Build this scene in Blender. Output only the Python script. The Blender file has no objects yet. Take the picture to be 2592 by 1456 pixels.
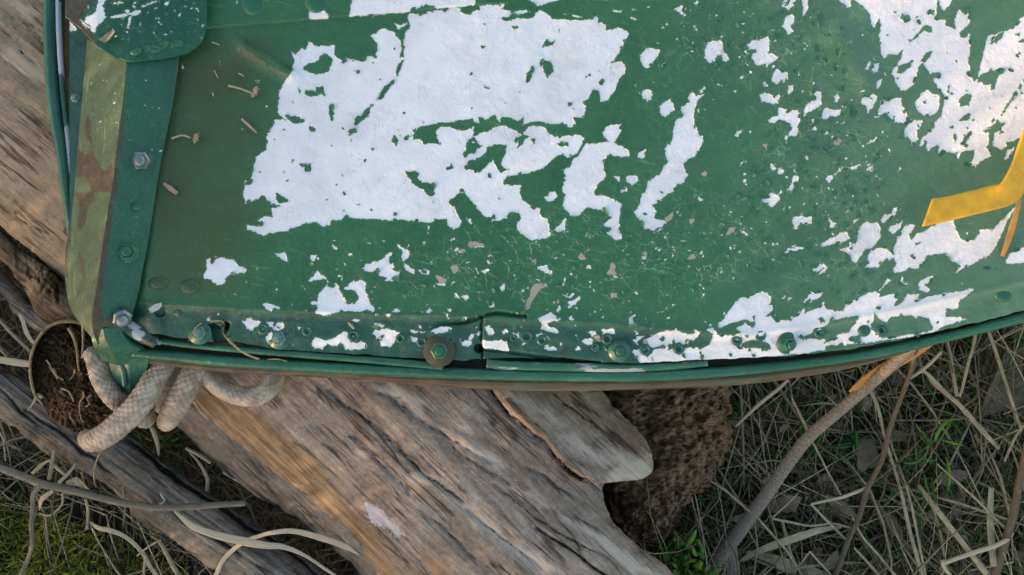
import bpy, math, random
import numpy as np
from mathutils import Vector

# ---------------------------------------------------------------- camera, sky, sun
S = bpy.context.scene
COL = S.collection
random.seed(7)
RNG = np.random.default_rng(11)
CAM_Z = 0.75            # camera height above the ground (m), looking straight down
FPX = 2200.0            # focal length in photo pixels
cam = bpy.data.cameras.new('camera')
cam_o = bpy.data.objects.new('camera', cam); COL.objects.link(cam_o)
cam.sensor_width = 36.0
cam.lens = 36.0 * FPX / 2592.0
cam_o.location = (0, 0, CAM_Z)
cam.clip_start = 0.01; cam.clip_end = 400
cam.dof.use_dof = True
cam.dof.focus_distance = 0.56
cam.dof.aperture_fstop = 20
S.camera = cam_o

SUN_EL, SUN_AZ = math.radians(4.5), (-0.83, -0.56)
w = bpy.data.worlds.new('World'); S.world = w; w.use_nodes = True
wt = w.node_tree
sky = wt.nodes.new('ShaderNodeTexSky'); sky.sky_type = 'NISHITA'
sky.sun_disc = False
sky.sun_elevation = SUN_EL
sky.sun_rotation = math.atan2(SUN_AZ[0], SUN_AZ[1])
sky.air_density = 1.0; sky.dust_density = 2.0; sky.ozone_density = 0.7
bg = next(n for n in wt.nodes if n.type == 'BACKGROUND')
bg.inputs['Strength'].default_value = 0.15
wt.links.new(sky.outputs[0], bg.inputs['Color'])
sun = bpy.data.lights.new('sun', 'SUN')
sun.energy = 2.0; sun.angle = math.radians(0.5); sun.color = (1.0, 0.70, 0.42)
sun_o = bpy.data.objects.new('sun', sun); COL.objects.link(sun_o)
sd = Vector((SUN_AZ[0]*math.cos(SUN_EL), SUN_AZ[1]*math.cos(SUN_EL), math.sin(SUN_EL)))
sun_o.rotation_euler = sd.to_track_quat('Z', 'Y').to_euler()
sun_o.location = sd * 5
S.view_settings.view_transform = 'Standard'
S.view_settings.look = 'None'
S.view_settings.gamma = 1.0
S.view_settings.use_curve_mapping = False
S.view_settings.exposure = 2.40

# ---------------------------------------------------------------- numbers: noise, distance, unprojection
def P(px, py, z):
    d = (CAM_Z - z) / FPX
    return np.stack([(np.asarray(px, float) - 1296) * d, (728 - np.asarray(py, float)) * d,
                     np.broadcast_to(np.asarray(z, float), np.shape(d * np.asarray(px, float)))], -1)

_tab = np.random.default_rng(3).random((256, 256))
def vnoise(x, y, seed=0):
    x = np.asarray(x, float) + seed * 17.31; y = np.asarray(y, float) + seed * 5.77
    xi = np.floor(x).astype(int); yi = np.floor(y).astype(int)
    fx = x - xi; fy = y - yi
    fx = fx*fx*(3-2*fx); fy = fy*fy*(3-2*fy)
    a = _tab[xi & 255, yi & 255]; b = _tab[(xi+1) & 255, yi & 255]
    c = _tab[xi & 255, (yi+1) & 255]; d = _tab[(xi+1) & 255, (yi+1) & 255]
    return (a*(1-fx)+b*fx)*(1-fy) + (c*(1-fx)+d*fx)*fy
def fbm(x, y, o=4, seed=0, gain=.5):
    s = 0; a = 1; t = 0
    for i in range(o):
        s = s + a * vnoise(x*2**i, y*2**i, seed+i*3); t += a; a *= gain
    return s / t - .5
def sstep(a, b, x):
    t = np.clip((x - a) / (b - a), 0, 1); return t*t*(3-2*t)
def seg_dist(X, Y, pts):
    d = np.full(X.shape, 1e9)
    for (x0, y0), (x1, y1) in zip(pts[:-1], pts[1:]):
        dx, dy = x1-x0, y1-y0; L = dx*dx+dy*dy + 1e-9
        t = np.clip(((X-x0)*dx+(Y-y0)*dy)/L, 0, 1)
        d = np.minimum(d, np.hypot(X-x0-t*dx, Y-y0-t*dy))
    return d
def poly_in(X, Y, pts):
    """positive depth inside the polygon, negative outside"""
    pts = [tuple(p) for p in pts]
    d = seg_dist(X, Y, pts + pts[:1])
    ins = np.zeros(X.shape, bool)
    for (x0, y0), (x1, y1) in zip(pts, pts[1:] + pts[:1]):
        if y0 == y1: continue
        c = ((y0 > Y) != (y1 > Y)) & (X < (x1-x0)*(Y-y0)/(y1-y0) + x0)
        ins ^= c
    return np.where(ins, d, -d)
def union(X, Y, polys, far=-40., m=14):
    f = np.full(X.shape, far)
    xf, yf, ff = X.ravel(), Y.ravel(), f.ravel()
    for p in polys:
        a = np.asarray(p, float)
        k = np.nonzero((xf > a[:, 0].min()-m) & (xf < a[:, 0].max()+m) & (yf > a[:, 1].min()-m) & (yf < a[:, 1].max()+m))[0]
        if len(k): ff[k] = np.maximum(ff[k], np.maximum(poly_in(xf[k], yf[k], p), -m))
    return ff.reshape(X.shape)
def interp(pts, x):
    a = np.asarray(pts, float); return np.interp(x, a[:, 0], a[:, 1])
def resample(pts, n):
    """smooth curve (Catmull-Rom) through points, n samples by length"""
    p = np.asarray(pts, float)
    if len(p) == 2:
        t = np.linspace(0, 1, n)[:, None]; return p[0]*(1-t)+p[1]*t
    q = np.vstack([2*p[0]-p[1], p, 2*p[-1]-p[-2]])
    out = []
    for i in range(1, len(q)-2):
        t = np.linspace(0, 1, 16, endpoint=False)[:, None]
        a, b, c, d = q[i-1], q[i], q[i+1], q[i+2]
        out.append(.5*((2*b)+(c-a)*t+(2*a-5*b+4*c-d)*t*t+(3*b-a-3*c+d)*t**3))
    out = np.vstack(out + [q[-2:-1]])
    L = np.concatenate([[0], np.cumsum(np.linalg.norm(np.diff(out, axis=0), axis=1))])
    s = np.linspace(0, L[-1], n)
    return np.stack([np.interp(s, L, out[:, k]) for k in range(out.shape[1])], -1)

# ---------------------------------------------------------------- objects
def empty(name, loc, label, cat, group=None):
    o = bpy.data.objects.new(name, None); COL.objects.link(o)
    o.location = loc; o.empty_display_size = .02
    o['label'] = label; o['category'] = cat
    if group: o['group'] = group
    return o
def tag(o, label=None, cat=None, group=None, kind=None):
    for k, v in (('label', label), ('category', cat), ('group', group), ('kind', kind)):
        if v: o[k] = v
    return o
def world_loc(o):
    v = Vector((0, 0, 0))
    while o: v = v + o.location; o = o.parent
    return v
def mk(name, V, Fq, mat, parent=None, attrs=None, smooth=True, loc=None):
    """one mesh object; V in world metres"""
    V = np.asarray(V, float).reshape(-1, 3)
    if loc is not None: org = np.array(loc, float)
    elif parent is not None: org = np.array(world_loc(parent))
    else: org = V.mean(0) * [1, 1, 0] + [0, 0, V[:, 2].min()]
    me = bpy.data.meshes.new(name)
    Fq = np.asarray(Fq, dtype=np.int32)
    me.vertices.add(len(V)); me.vertices.foreach_set('co', (V - org).astype(np.float32).ravel())
    n, k = Fq.shape
    me.loops.add(n*k); me.loops.foreach_set('vertex_index', Fq.ravel())
    me.polygons.add(n); me.polygons.foreach_set('loop_start', np.arange(0, n*k, k, dtype=np.int32))
    me.polygons.foreach_set('loop_total', np.full(n, k, np.int32))
    me.update(calc_edges=True); me.validate()
    for a, arr in (attrs or {}).items():
        arr = np.asarray(arr, np.float32)
        if arr.ndim == 2:
            t = me.attributes.new(a, 'FLOAT_VECTOR', 'POINT'); t.data.foreach_set('vector', arr.ravel())
        else:
            t = me.attributes.new(a, 'FLOAT', 'POINT'); t.data.foreach_set('value', arr.ravel())
    if smooth: me.polygons.foreach_set('use_smooth', np.ones(n, bool))
    me.materials.append(mat)
    o = bpy.data.objects.new(name, me); COL.objects.link(o)
    pl = np.array(world_loc(parent)) if parent is not None else np.zeros(3)
    o.location = org - pl
    if parent is not None: o.parent = parent
    return o
def grid_faces(nr, nc, wrap=False):
    r = np.arange(nr-1)[:, None]; c = np.arange(nc if wrap else nc-1)[None, :]
    c2 = (c+1) % nc
    f = np.stack([r*nc+c, r*nc+c2, (r+1)*nc+c2, (r+1)*nc+c], -1)
    return f.reshape(-1, 4)
def tube_arrays(pts, rad, n, m, disp=None, flat=1.0, smooth=True):
    """swept tube: n rings of m; returns V, F, u (length), a (angle)"""
    c = resample(pts, n) if smooth else np.asarray(pts, float)
    n = len(c)
    rad = np.asarray(rad, float)
    r = np.full(n, rad) if rad.ndim == 0 else np.interp(np.linspace(0, 1, n), np.linspace(0, 1, len(rad)), rad)
    T = np.gradient(c, axis=0); T /= np.linalg.norm(T, axis=1)[:, None] + 1e-12
    up = np.array([0, 0, 1.]); U = np.zeros_like(T)
    prev = None
    for i in range(n):
        b = prev if prev is not None else (up if abs(T[i] @ up) < .9 else np.array([1., 0, 0]))
        q = b - T[i]*(b @ T[i]); q /= np.linalg.norm(q) + 1e-12
        U[i] = q; prev = q
    W = np.cross(T, U)
    u = np.concatenate([[0], np.cumsum(np.linalg.norm(np.diff(c, axis=0), axis=1))])
    a = np.linspace(0, 2*np.pi, m, endpoint=False)
    R = r[:, None] * np.ones((1, m))
    if disp is not None: R = R * (1 + disp(u[:, None], a[None, :]))
    V = c[:, None] + R[..., None]*(np.cos(a)[None, :, None]*U[:, None]*flat + np.sin(a)[None, :, None]*W[:, None])
    V = V.reshape(-1, 3)
    F = grid_faces(n, m, True)
    k = len(V)
    V = np.vstack([V, c[:1], c[-1:]])
    j = np.arange(m); j2 = (j+1) % m
    c0 = np.stack([np.full(m, k), j2, j, j], -1); c0 = np.stack([np.full(m, k), j2, j, np.full(m, k)], -1)
    caps0 = np.stack([j2, j, np.full(m, k)], -1); caps1 = np.stack([(n-1)*m+j, (n-1)*m+j2, np.full(m, k+1)], -1)
    uu = np.concatenate([np.repeat(u, m), [0, u[-1]]]); aa = np.concatenate([np.tile(a, n), [0, 0]])
    return V, F, np.vstack([caps0, caps1]), uu, aa
def mk_mixed(name, V, quads, tris, mat, parent=None, attrs=None, smooth=True, loc=None):
    t = [list(q[[0, 1, 2]]) for q in quads]
    F = np.vstack([quads[:, [0, 1, 2]], quads[:, [0, 2, 3]], tris])
    return mk(name, V, F, mat, parent, attrs, smooth, loc)
def tube(name, pts, rad, mat, parent=None, n=24, m=10, disp=None, flat=1.0, smooth=True):
    V, F, T, u, a = tube_arrays(pts, rad, n, m, disp, flat, smooth)
    at = {'grain': np.stack([u, a*np.mean(rad), np.zeros_like(u)], -1)}
    return mk_mixed(name, V, F, T, mat, parent, at)
def pxtube(name, pts, rad_px, mat, parent=None, **k):
    """points given as (px, py, z) of the photo, radius in photo pixels at that depth"""
    a = np.asarray(pts, float)
    d = (CAM_Z - a[:, 2].mean()) / FPX
    return tube(name, P(a[:, 0], a[:, 1], a[:, 2]), np.asarray(rad_px, float)*d, mat, parent, **k)
def lathe_arrays(prof, m=16):
    """prof: (r, z) from outside bottom to the axis"""
    a = np.linspace(0, 2*np.pi, m, endpoint=False)
    V = np.array([[r*np.cos(t), r*np.sin(t), z] for r, z in prof for t in a])
    return V, grid_faces(len(prof), m, True)
def lathe(name, prof, mat, parent, loc, m=16, sx=1., sy=1., rot=0., smooth=True):
    V, F = lathe_arrays(prof, m)
    V = V * [sx, sy, 1]
    c, s = math.cos(rot), math.sin(rot)
    V = np.stack([V[:, 0]*c-V[:, 1]*s, V[:, 0]*s+V[:, 1]*c, V[:, 2]], -1)
    return mk(name, V + np.array(loc), F, mat, parent, None, smooth, loc)
def copy_part(src, parent, loc, scale=1.0, rz=0.0):
    c = src.copy(); COL.objects.link(c); c.parent = parent
    c.location = Vector(loc) - world_loc(parent); c.scale = (scale, scale, scale); c.rotation_euler = (0, 0, rz)
    return c

# ---------------------------------------------------------------- materials
class M:
    def __init__(s, name):
        s.m = bpy.data.materials.new(name); s.m.use_nodes = True
        s.t = s.m.node_tree; s.b = s.t.nodes['Principled BSDF']
        s.co = s.t.nodes.new('ShaderNodeTexCoord').outputs['Object']
    def L(s, a, b): s.t.links.new(a, b)
    def put(s, sock, v):
        if isinstance(v, bpy.types.NodeSocket): s.L(v, sock)
        elif isinstance(v, tuple) and len(v) == 3 and sock.type == 'RGBA': sock.default_value = (*v, 1)
        else: sock.default_value = v
    def attr(s, n, vec=False):
        a = s.t.nodes.new('ShaderNodeAttribute'); a.attribute_name = n
        return a.outputs['Vector' if vec else 'Fac']
    def scale(s, v, k):
        n = s.t.nodes.new('ShaderNodeMapping'); s.L(v, n.inputs[0]); n.inputs['Scale'].default_value = k; return n.outputs[0]
    def noise(s, v, sc, det=3., rough=.55, dist=0.):
        n = s.t.nodes.new('ShaderNodeTexNoise'); s.L(v, n.inputs['Vector'])
        n.inputs['Scale'].default_value = sc; n.inputs['Detail'].default_value = det
        n.inputs['Roughness'].default_value = rough; n.inputs['Distortion'].default_value = dist
        return n.outputs['Fac']
    def voro(s, v, sc, feat='DISTANCE_TO_EDGE'):
        n = s.t.nodes.new('ShaderNodeTexVoronoi'); n.feature = feat
        s.L(v, n.inputs['Vector']); n.inputs['Scale'].default_value = sc; return n.outputs['Distance']
    def math(s, op, a, b=0., c=None, clamp=False):
        n = s.t.nodes.new('ShaderNodeMath'); n.operation = op; n.use_clamp = clamp
        s.put(n.inputs[0], a); s.put(n.inputs[1], b)
        if c is not None: s.put(n.inputs[2], c)
        return n.outputs[0]
    def ss(s, a, b, x, lo=0., hi=1.):
        n = s.t.nodes.new('ShaderNodeMapRange'); n.interpolation_type = 'SMOOTHSTEP'
        s.put(n.inputs['Value'], x)
        n.inputs['From Min'].default_value = a; n.inputs['From Max'].default_value = b
        n.inputs['To Min'].default_value = lo; n.inputs['To Max'].default_value = hi
        return n.outputs[0]
    def mix(s, f, a, b):
        n = s.t.nodes.new('ShaderNodeMix'); n.data_type = 'RGBA'
        s.put(n.inputs[0], f); s.put(n.inputs[6], a); s.put(n.inputs[7], b); return n.outputs[2]
    def ramp(s, f, stops):
        n = s.t.nodes.new('ShaderNodeValToRGB'); e = n.color_ramp.elements
        while len(e) < len(stops): e.new(.5)
        for q, (p, c) in zip(e, stops): q.position = p; q.color = (*c, 1)
        s.L(f, n.inputs[0]); return n.outputs[0]
    def bump(s, h, dist, strength=1., prev=None):
        n = s.t.nodes.new('ShaderNodeBump'); n.inputs['Distance'].default_value = dist
        n.inputs['Strength'].default_value = strength; s.L(h, n.inputs['Height'])
        if prev is not None: s.L(prev, n.inputs['Normal'])
        return n.outputs[0]
    def done(s, col, rough=.6, nrm=None, spec=.5, metal=0.):
        s.put(s.b.inputs['Base Color'], col); s.put(s.b.inputs['Roughness'], rough)
        s.b.inputs['Specular IOR Level'].default_value = spec
        s.put(s.b.inputs['Metallic'], metal)
        if nrm is not None: s.L(nrm, s.b.inputs['Normal'])
        return s.m

WHITE = (.78, .765, .86)
RUST = (.115, .062, .032)
def paint(name, g1, g2, mode='none', amount=.5, rough=.36, under=WHITE, stretch=(1, 1, 1), scratch=False):
    """old layered paint. mode attr: peel/rust/prim/crk/olive_tint come with the mesh; noise: flaked at random"""
    q = M(name)
    co = q.scale(q.co, stretch)
    big = q.noise(q.co, 22, 3); fine = q.noise(q.co, 420, 3, .6); mid = q.noise(q.co, 130, 3, .6)
    col = q.mix(q.ss(.3, .7, big), g1, g2)
    col = q.mix(q.ss(.45, .75, fine, 0, .22), col, tuple(min(1, c*1.7+.01) for c in g2))
    col = q.mix(q.ss(.55, .75, mid, 0, .25), col, tuple(c*.6 for c in g1))
    def cell(sc, off):
        mp = q.t.nodes.new('ShaderNodeMapping'); mp.inputs['Location'].default_value = (off, off, 0); mp.inputs['Scale'].default_value = (1, 1, 0); q.L(q.co, mp.inputs[0])
        v = q.t.nodes.new('ShaderNodeTexVoronoi'); v.inputs['Scale'].default_value = sc; q.L(mp.outputs[0], v.inputs['Vector'])
        s_ = q.t.nodes.new('ShaderNodeSeparateColor'); q.L(v.outputs['Color'], s_.inputs[0]); return s_.outputs[0]
    n1 = q.math('ADD', q.math('MULTIPLY', cell(420, .3), .6), q.math('MULTIPLY', cell(900, .7), .4)); n2 = q.noise(q.co, 620, 3, .6)
    jag = q.math('ADD', q.math('MULTIPLY', q.math('SUBTRACT', n1, .5), 5.), q.math('MULTIPLY', q.math('SUBTRACT', n2, .5), 5.5))
    if mode == 'none':
        sc = q.ss(.66, .70, q.noise(q.scale(q.co, (1, .35, 1)), 160, 4, .7), 0, .5)
        col = q.mix(sc, col, tuple(min(1, c*1.6+.03) for c in g2))
        nr = q.bump(mid, .0006, .5, q.bump(fine, .0002, .5))
        return q.done(col, rough, nr)
    if mode == 'noise':
        f = q.noise(co, 60, 5, .62, .3)
        d = q.math('MULTIPLY', q.math('SUBTRACT', f, 1-amount), 60.)
    else:
        d = q.math('ADD', q.attr('peel'), jag)
    white = q.ss(-.6, .6, d)
    mint = q.ss(7., 1., d)
    edge = q.math('MULTIPLY', q.ss(-5., -.6, d), q.math('SUBTRACT', 1., white))
    und = q.mix(q.ss(.35, .7, q.noise(q.co, 45, 4)), under, tuple(c*.90 for c in under))
    und = q.mix(q.ss(.60, .70, q.noise(q.co, 900, 3, .7), 0, .18), und, tuple(c*.72 for c in under))
    if mode == 'attr': und = q.mix(q.math('MULTIPLY', mint, .30), und, (.52, .68, .60))
    st = q.noise(q.co, 15, 6, .68)
    und = q.mix(q.ss(.50, .72, st, 0, .34), und, (.44, .47, .46))
    wc = q.ss(.012, .0, q.math('ABSOLUTE', q.math('SUBTRACT', q.noise(q.co, 62, 4, .6, .6), .5)))
    wc = q.math('MULTIPLY', wc, q.ss(.52, .62, q.noise(q.co, 38, 2)))
    und = q.mix(q.math('MULTIPLY', wc, .38), und, (.25, .28, .28))
    sm = q.t.nodes.new('ShaderNodeMapping'); sm.inputs['Rotation'].default_value = (0, 0, .22); q.L(q.co, sm.inputs[0])
    scr = q.noise(q.scale(sm.outputs[0], (.07, 1, 1)), 520, 3, .6)
    if mode == 'attr': col = q.mix(q.math('MULTIPLY', q.ss(.60, .70, scr), q.ss(.45, .65, q.noise(q.co, 28, 3))), col, tuple(x*1.7+.02 for x in g2))
    h = q.math('SUBTRACT', 1., q.ss(-1.2, 1.2, d))
    if mode == 'attr':
        if scratch:
            r_ = q.t.nodes.new('ShaderNodeMapping'); r_.inputs['Rotation'].default_value = (0, 0, .12); q.L(q.co, r_.inputs[0])
            sn = q.noise(q.scale(r_.outputs[0], (1, .10, 1)), 420, 4, .65)
            col = q.mix(q.math('MULTIPLY', q.ss(.54, .68, sn), q.ss(.35, .65, q.noise(q.co, 45, 3))), col, (.19, .24, .145))
            col = q.mix(q.ss(.60, .72, q.noise(q.co, 90, 5, .7), 0, .6), col, (.04, .058, .024))
        crk = q.attr('crk')
        col = q.mix(q.attr('teal'), col, q.mix(q.ss(.50, .70, q.noise(q.co, 70, 5, .68)), (.017, .074, .060), (.012, .030, .026)))
        col = q.mix(q.math('MULTIPLY', q.attr('sky_sheen'), q.ss(.25, .8, q.noise(q.co, 30, 5, .65), .5, 1.)), col, (.125, .220, .165))
        warp = q.t.nodes.new('ShaderNodeMix'); warp.data_type = 'VECTOR'
        ns = q.t.nodes.new('ShaderNodeTexNoise'); ns.inputs['Scale'].default_value = 160; ns.inputs['Detail'].default_value = 3; q.L(q.co, ns.inputs['Vector'])
        warp.inputs[0].default_value = .007; q.L(q.co, warp.inputs[4]); q.L(ns.outputs['Color'], warp.inputs[5])
        vd = q.voro(warp.outputs[1], 105)
        gate = q.ss(.46, .62, q.noise(q.co, 75, 3, .6))
        ln = q.math('MULTIPLY', q.math('MULTIPLY', q.ss(.035, .0, vd), gate), crk, clamp=True)
        vd2 = q.voro(warp.outputs[1], 230)
        ln2 = q.math('MULTIPLY', q.math('MULTIPLY', q.ss(.05, 0., vd2), q.ss(.54, .64, q.noise(q.co, 110, 3, .6))), crk, clamp=True)
        ln = q.math('MAXIMUM', ln, q.math('MULTIPLY', ln2, .8))
        # light cracked paint edges, curled slightly up
        col = q.mix(q.math('MULTIPLY', ln, .75), col, (.20, .36, .24))
        olive_tint = q.math('MULTIPLY', q.attr('olive_tint'), q.ss(.25, .75, q.noise(q.co, 34, 5, .65), .55, 1.))
        col = q.mix(olive_tint, col, (.050, .068, .024))
        h = q.math('ADD', h, q.math('MULTIPLY', ln, .8))
    col = q.mix(q.math('MULTIPLY', edge, .30), col, (.10, .20, .14))
    col = q.mix(white, col, und)
    if mode == 'attr':
        pr_ = q.ss(-.6, .6, q.math('ADD', q.attr('prim'), q.math('MULTIPLY', jag, .5)))
        col = q.mix(pr_, col, q.mix(q.noise(q.co, 200, 3), (.42, .30, .25), (.33, .33, .28)))
        rj = q.math('ADD', q.attr('rust'), q.math('MULTIPLY', jag, .9))
        rs = q.ss(-1.5, 1.2, rj)
        rc = q.ramp(q.noise(q.co, 260, 4, .7), [(.25, (.03, .02, .014)), (.5, (.056, .044, .030)), (.68, (.086, .062, .040)), (.85, (.18, .14, .10))])
        col = q.mix(rs, col, rc)
    ro = q.math('ADD', rough, q.math('MULTIPLY', white, .14))
    ro = q.math('ADD', ro, q.math('MULTIPLY', q.math('SUBTRACT', fine, .5), .25))
    wr = q.noise(q.co, 120, 5, .66, .15)
    nr = q.bump(h, .00040, 1., q.bump(wr, .0018, .5, q.bump(fine, .00022, .4)))
    return q.done(col, ro, nr)

def wood(name, dark, midc, pale, red=(.20, .11, .06), ksc=1.0):
    q = M(name)
    g = q.attr('grain', True)
    a = q.noise(q.scale(g, (14, 105, 1)), ksc, 6, .62, .5)
    b = q.noise(q.scale(g, (70, 480, 1)), ksc, 4, .6)
    c = q.noise(q.scale(g, (11, 26, 1)), ksc, 5, .6)
    fib = q.noise(q.scale(g, (60, 1500, 1)), ksc, 3, .6)
    f = q.math('ADD', q.math('ADD', q.math('ADD', q.math('MULTIPLY', a, .27), q.math('MULTIPLY', b, .23)), q.math('MULTIPLY', c, .28)), q.math('ADD', q.math('MULTIPLY', q.noise(g, 34, 5, .65), .17), q.math('SUBTRACT', q.math('MULTIPLY', q.noise(g, 240, 5, .7), .26), .105)))
    col = q.ramp(f, [(.36, dark), (.46, midc), (.535, tuple(m_*.65+p*.35 for m_, p in zip(midc, pale))), (.63, pale)])
    col = q.mix(q.ss(.55, .74, q.noise(q.scale(g, (14, 40, 1)), ksc, 4), 0, .7), col, red)
    col = q.mix(q.ss(.56, .72, fib, 0, .45), col, tuple(x*.55 for x in dark))
    lines = q.ss(.032, .0, q.math('ABSOLUTE', q.math('SUBTRACT', q.noise(q.scale(g, (7, 85, 1)), ksc, 3, .5, .3), .5)))
    lines = q.math('MULTIPLY', lines, q.ss(.45, .6, q.noise(q.scale(g, (18, 30, 1)), ksc, 2)))
    col = q.mix(q.math('MULTIPLY', lines, .88), col, tuple(x*.45 for x in dark))
    l2 = q.ss(.035, .0, q.math('ABSOLUTE', q.math('SUBTRACT', q.noise(q.scale(g, (12, 190, 1)), ksc, 4, .55, .15), .52)))
    l2 = q.math('MULTIPLY', l2, q.ss(.50, .62, q.noise(q.scale(g, (25, 50, 1)), ksc, 3)))
    col = q.mix(q.math('MULTIPLY', l2, .8), col, tuple(x*.4 for x in dark))
    spk = q.ss(.66, .72, q.noise(q.scale(g, (160, 420, 1)), ksc, 3, .6), 0, .5)
    col = q.mix(spk, col, tuple(min(.6, x*1.1) for x in pale))
    pj = q.math('ADD', q.attr('pale'), q.math('MULTIPLY', q.math('SUBTRACT', q.noise(q.scale(g, (70, 330, 1)), 1, 4, .7), .5), 46.))
    col = q.mix(q.ss(-12, 14, pj, 0, .7), col, tuple(min(.62, x*1.25) for x in pale))
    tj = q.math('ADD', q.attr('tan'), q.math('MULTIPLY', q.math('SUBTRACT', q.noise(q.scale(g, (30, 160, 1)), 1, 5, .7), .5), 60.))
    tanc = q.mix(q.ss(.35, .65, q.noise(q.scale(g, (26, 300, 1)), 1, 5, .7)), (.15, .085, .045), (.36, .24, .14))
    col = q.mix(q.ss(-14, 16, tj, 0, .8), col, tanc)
    lj = q.math('ADD', q.attr('lich'), q.math('MULTIPLY', q.math('SUBTRACT', q.noise(g, 300, 4, .7), .5), 40.))
    col = q.mix(q.ss(-3, 5, lj, 0, .85), col, (.46, .45, .53))
    cd = q.math('ADD', q.attr('crack'), q.math('MULTIPLY', q.math('SUBTRACT', q.noise(q.co, 260, 3, .6), .5), 5.))
    ck = q.ss(.4, 2.4, cd)
    col = q.mix(q.math('MULTIPLY', ck, .92), col, (.016, .012, .010))
    h = q.math('ADD', q.math('MULTIPLY', a, .5), q.math('MULTIPLY', b, .45))
    h = q.math('SUBTRACT', h, q.math('ADD', q.math('MULTIPLY', lines, .9), q.math('MULTIPLY', l2, .7)))
    h = q.math('SUBTRACT', h, q.math('MULTIPLY', ck, 1.6))
    nr = q.bump(h, .0015, .6, q.bump(fib, .0006, .6, q.bump(q.noise(q.co, 380, 5, .7), .0012, .6)))
    return q.done(col, .82, nr, .25)

def plain(name, c1, c2, sc=60., rough=.6, bump=.0006, spec=.4, metal=0., stretch=None, det=4.):
    q = M(name)
    v = q.co if stretch is None else q.scale(q.attr('grain', True), stretch)
    n = q.noise(v, sc, det, .65)
    nr = q.bump(n, bump, .8)
    return q.done(q.mix(q.ss(.3, .7, n), c1, c2), rough, nr, spec, metal)

def blade_mat(name, stops, rough=.6, trans=True):
    """dry or green plant matter: each blade carries its own shade value"""
    q = M(name)
    s_ = q.attr('shade')
    col = q.ramp(s_, stops)
    n = q.noise(q.co, 260, 3, .6)
    col = q.mix(q.ss(.4, .75, n, 0, .5), col, tuple(x*.45 for x in stops[0][1]))
    return q.done(col, rough, None, .3)

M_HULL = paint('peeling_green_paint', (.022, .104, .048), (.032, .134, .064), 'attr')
M_DULL = paint('dull_green_paint', (.028, .062, .032), (.040, .080, .040), 'none', rough=.5)
M_TEAL = paint('teal_paint', (.015, .085, .060), (.022, .115, .085), 'none', rough=.38)
M_DARKGREEN = paint('dark_green_paint', (.008, .068, .042), (.012, .088, .052), 'attr')
M_OLIVE = paint('olive_paint', (.050, .084, .046), (.080, .120, .070), 'attr', rough=.6, scratch=True)
M_RAIL = paint('rail_paint', (.014, .085, .052), (.024, .125, .08), 'noise', .30, stretch=(.35, 1, 1))
M_INNER = paint('flaked_rail_paint', (.014, .09, .055), (.03, .13, .08), 'noise', .45, under=(.34, .36, .39), stretch=(.4, 1.2, 1))
M_GREEN = paint('green_paint', (.012, .095, .052), (.020, .125, .07), 'none')
def rub_mat():
    q = M('worn_rub_strip')
    v = q.scale(q.attr('grain', True), (14, 260, 1))
    n = q.noise(v, 1, 5, .65, .4)
    col = q.ramp(n, [(.30, (.03, .018, .014)), (.44, (.085, .05, .038)), (.52, (.105, .080, .056)), (.58, (.075, .10, .06)), (.70, (.05, .12, .07)), (.8, (.22, .17, .13))])
    nr = q.bump(n, .0012, .7)
    return q.done(col, .62, nr, .35)
M_RUB = rub_mat()
M_DARKGAP = plain('gap_shade', (.012, .022, .016), (.03, .04, .03), 150, .8)  # near-black colour stands in for the shade inside the rim gap
M_STEEL = plain('zinc_steel', (.28, .30, .34), (.12, .16, .17), 240, .45, .0004, .5, .75)
M_RUSTY = plain('rusty_washer', (.085, .055, .038), (.05, .075, .05), 260, .8, .0006)
M_BLUEGREY = plain('zinc_paint_rivet', (.16, .25, .25), (.06, .14, .12), 500, .45, .0002)
def yellow_mat():
    q = M('yellow_paint'); n = q.noise(q.co, 130, 4, .6)
    col = q.mix(q.ss(.3, .7, n), (.70, .385, .022), (.58, .30, .02))
    col = q.mix(q.ss(.655, .69, q.noise(q.co, 95, 5, .7)), col, (.16, .09, .03))
    return q.done(col, .5, q.bump(n, .0005, .8), .4)
M_YELLOW = yellow_mat()
M_YELLOWDULL = plain('faded_yellow_paint', (.36, .20, .05), (.20, .13, .05), 120, .6, .0004)
M_SOIL = plain('dark_soil', (.028, .018, .011), (.15, .09, .052), 420, .95, .002, .1)
M_ROOT = plain('pale_root', (.40, .30, .20), (.22, .15, .09), 500, .8, .0004, .2)
M_PIPE = plain('rusted_pipe', (.30, .24, .13), (.13, .08, .045), 240, .75, .0006, .3)
M_ROPE = plain('weathered_rope', (.50, .405, .335), (.27, .20, .155), 130, .9, .0008, .15)
M_ROPE2 = plain('grey_rope', (.30, .25, .21), (.16, .13, .11), 700, .9, .0008, .15)
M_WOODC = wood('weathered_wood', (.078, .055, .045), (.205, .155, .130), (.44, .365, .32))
M_WOODTAN = wood('tan_wood', (.11, .072, .048), (.27, .20, .145), (.43, .34, .26), (.26, .17, .10))
M_WOODGREY = wood('grey_wood', (.042, .036, .031), (.135, .115, .10), (.30, .265, .235), (.15, .11, .085))
M_KNOT = wood('knot_wood', (.03, .022, .016), (.12, .085, .058), (.32, .24, .15), (.17, .11, .06))
M_ROTTEN = plain('rotten_wood', (.095, .055, .035), (.30, .19, .12), 170, .95, .005, .1)
M_DRY = blade_mat('dry_grass', [(0, (.055, .045, .034)), (.35, (.17, .14, .095)), (.7, (.31, .26, .18)), (1, (.52, .44, .32))])
M_LEAF = blade_mat('dead_leaf', [(0, (.045, .034, .024)), (.5, (.12, .092, .066)), (1, (.24, .195, .145))])
M_MOSS = blade_mat('moss', [(0, (.04, .055, .009)), (.4, (.24, .25, .035)), (.75, (.52, .46, .065)), (1, (.58, .42, .08))])
M_FRESH = blade_mat('fresh_grass', [(0, (.02, .07, .012)), (.6, (.06, .17, .02)), (1, (.13, .28, .04))])
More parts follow.
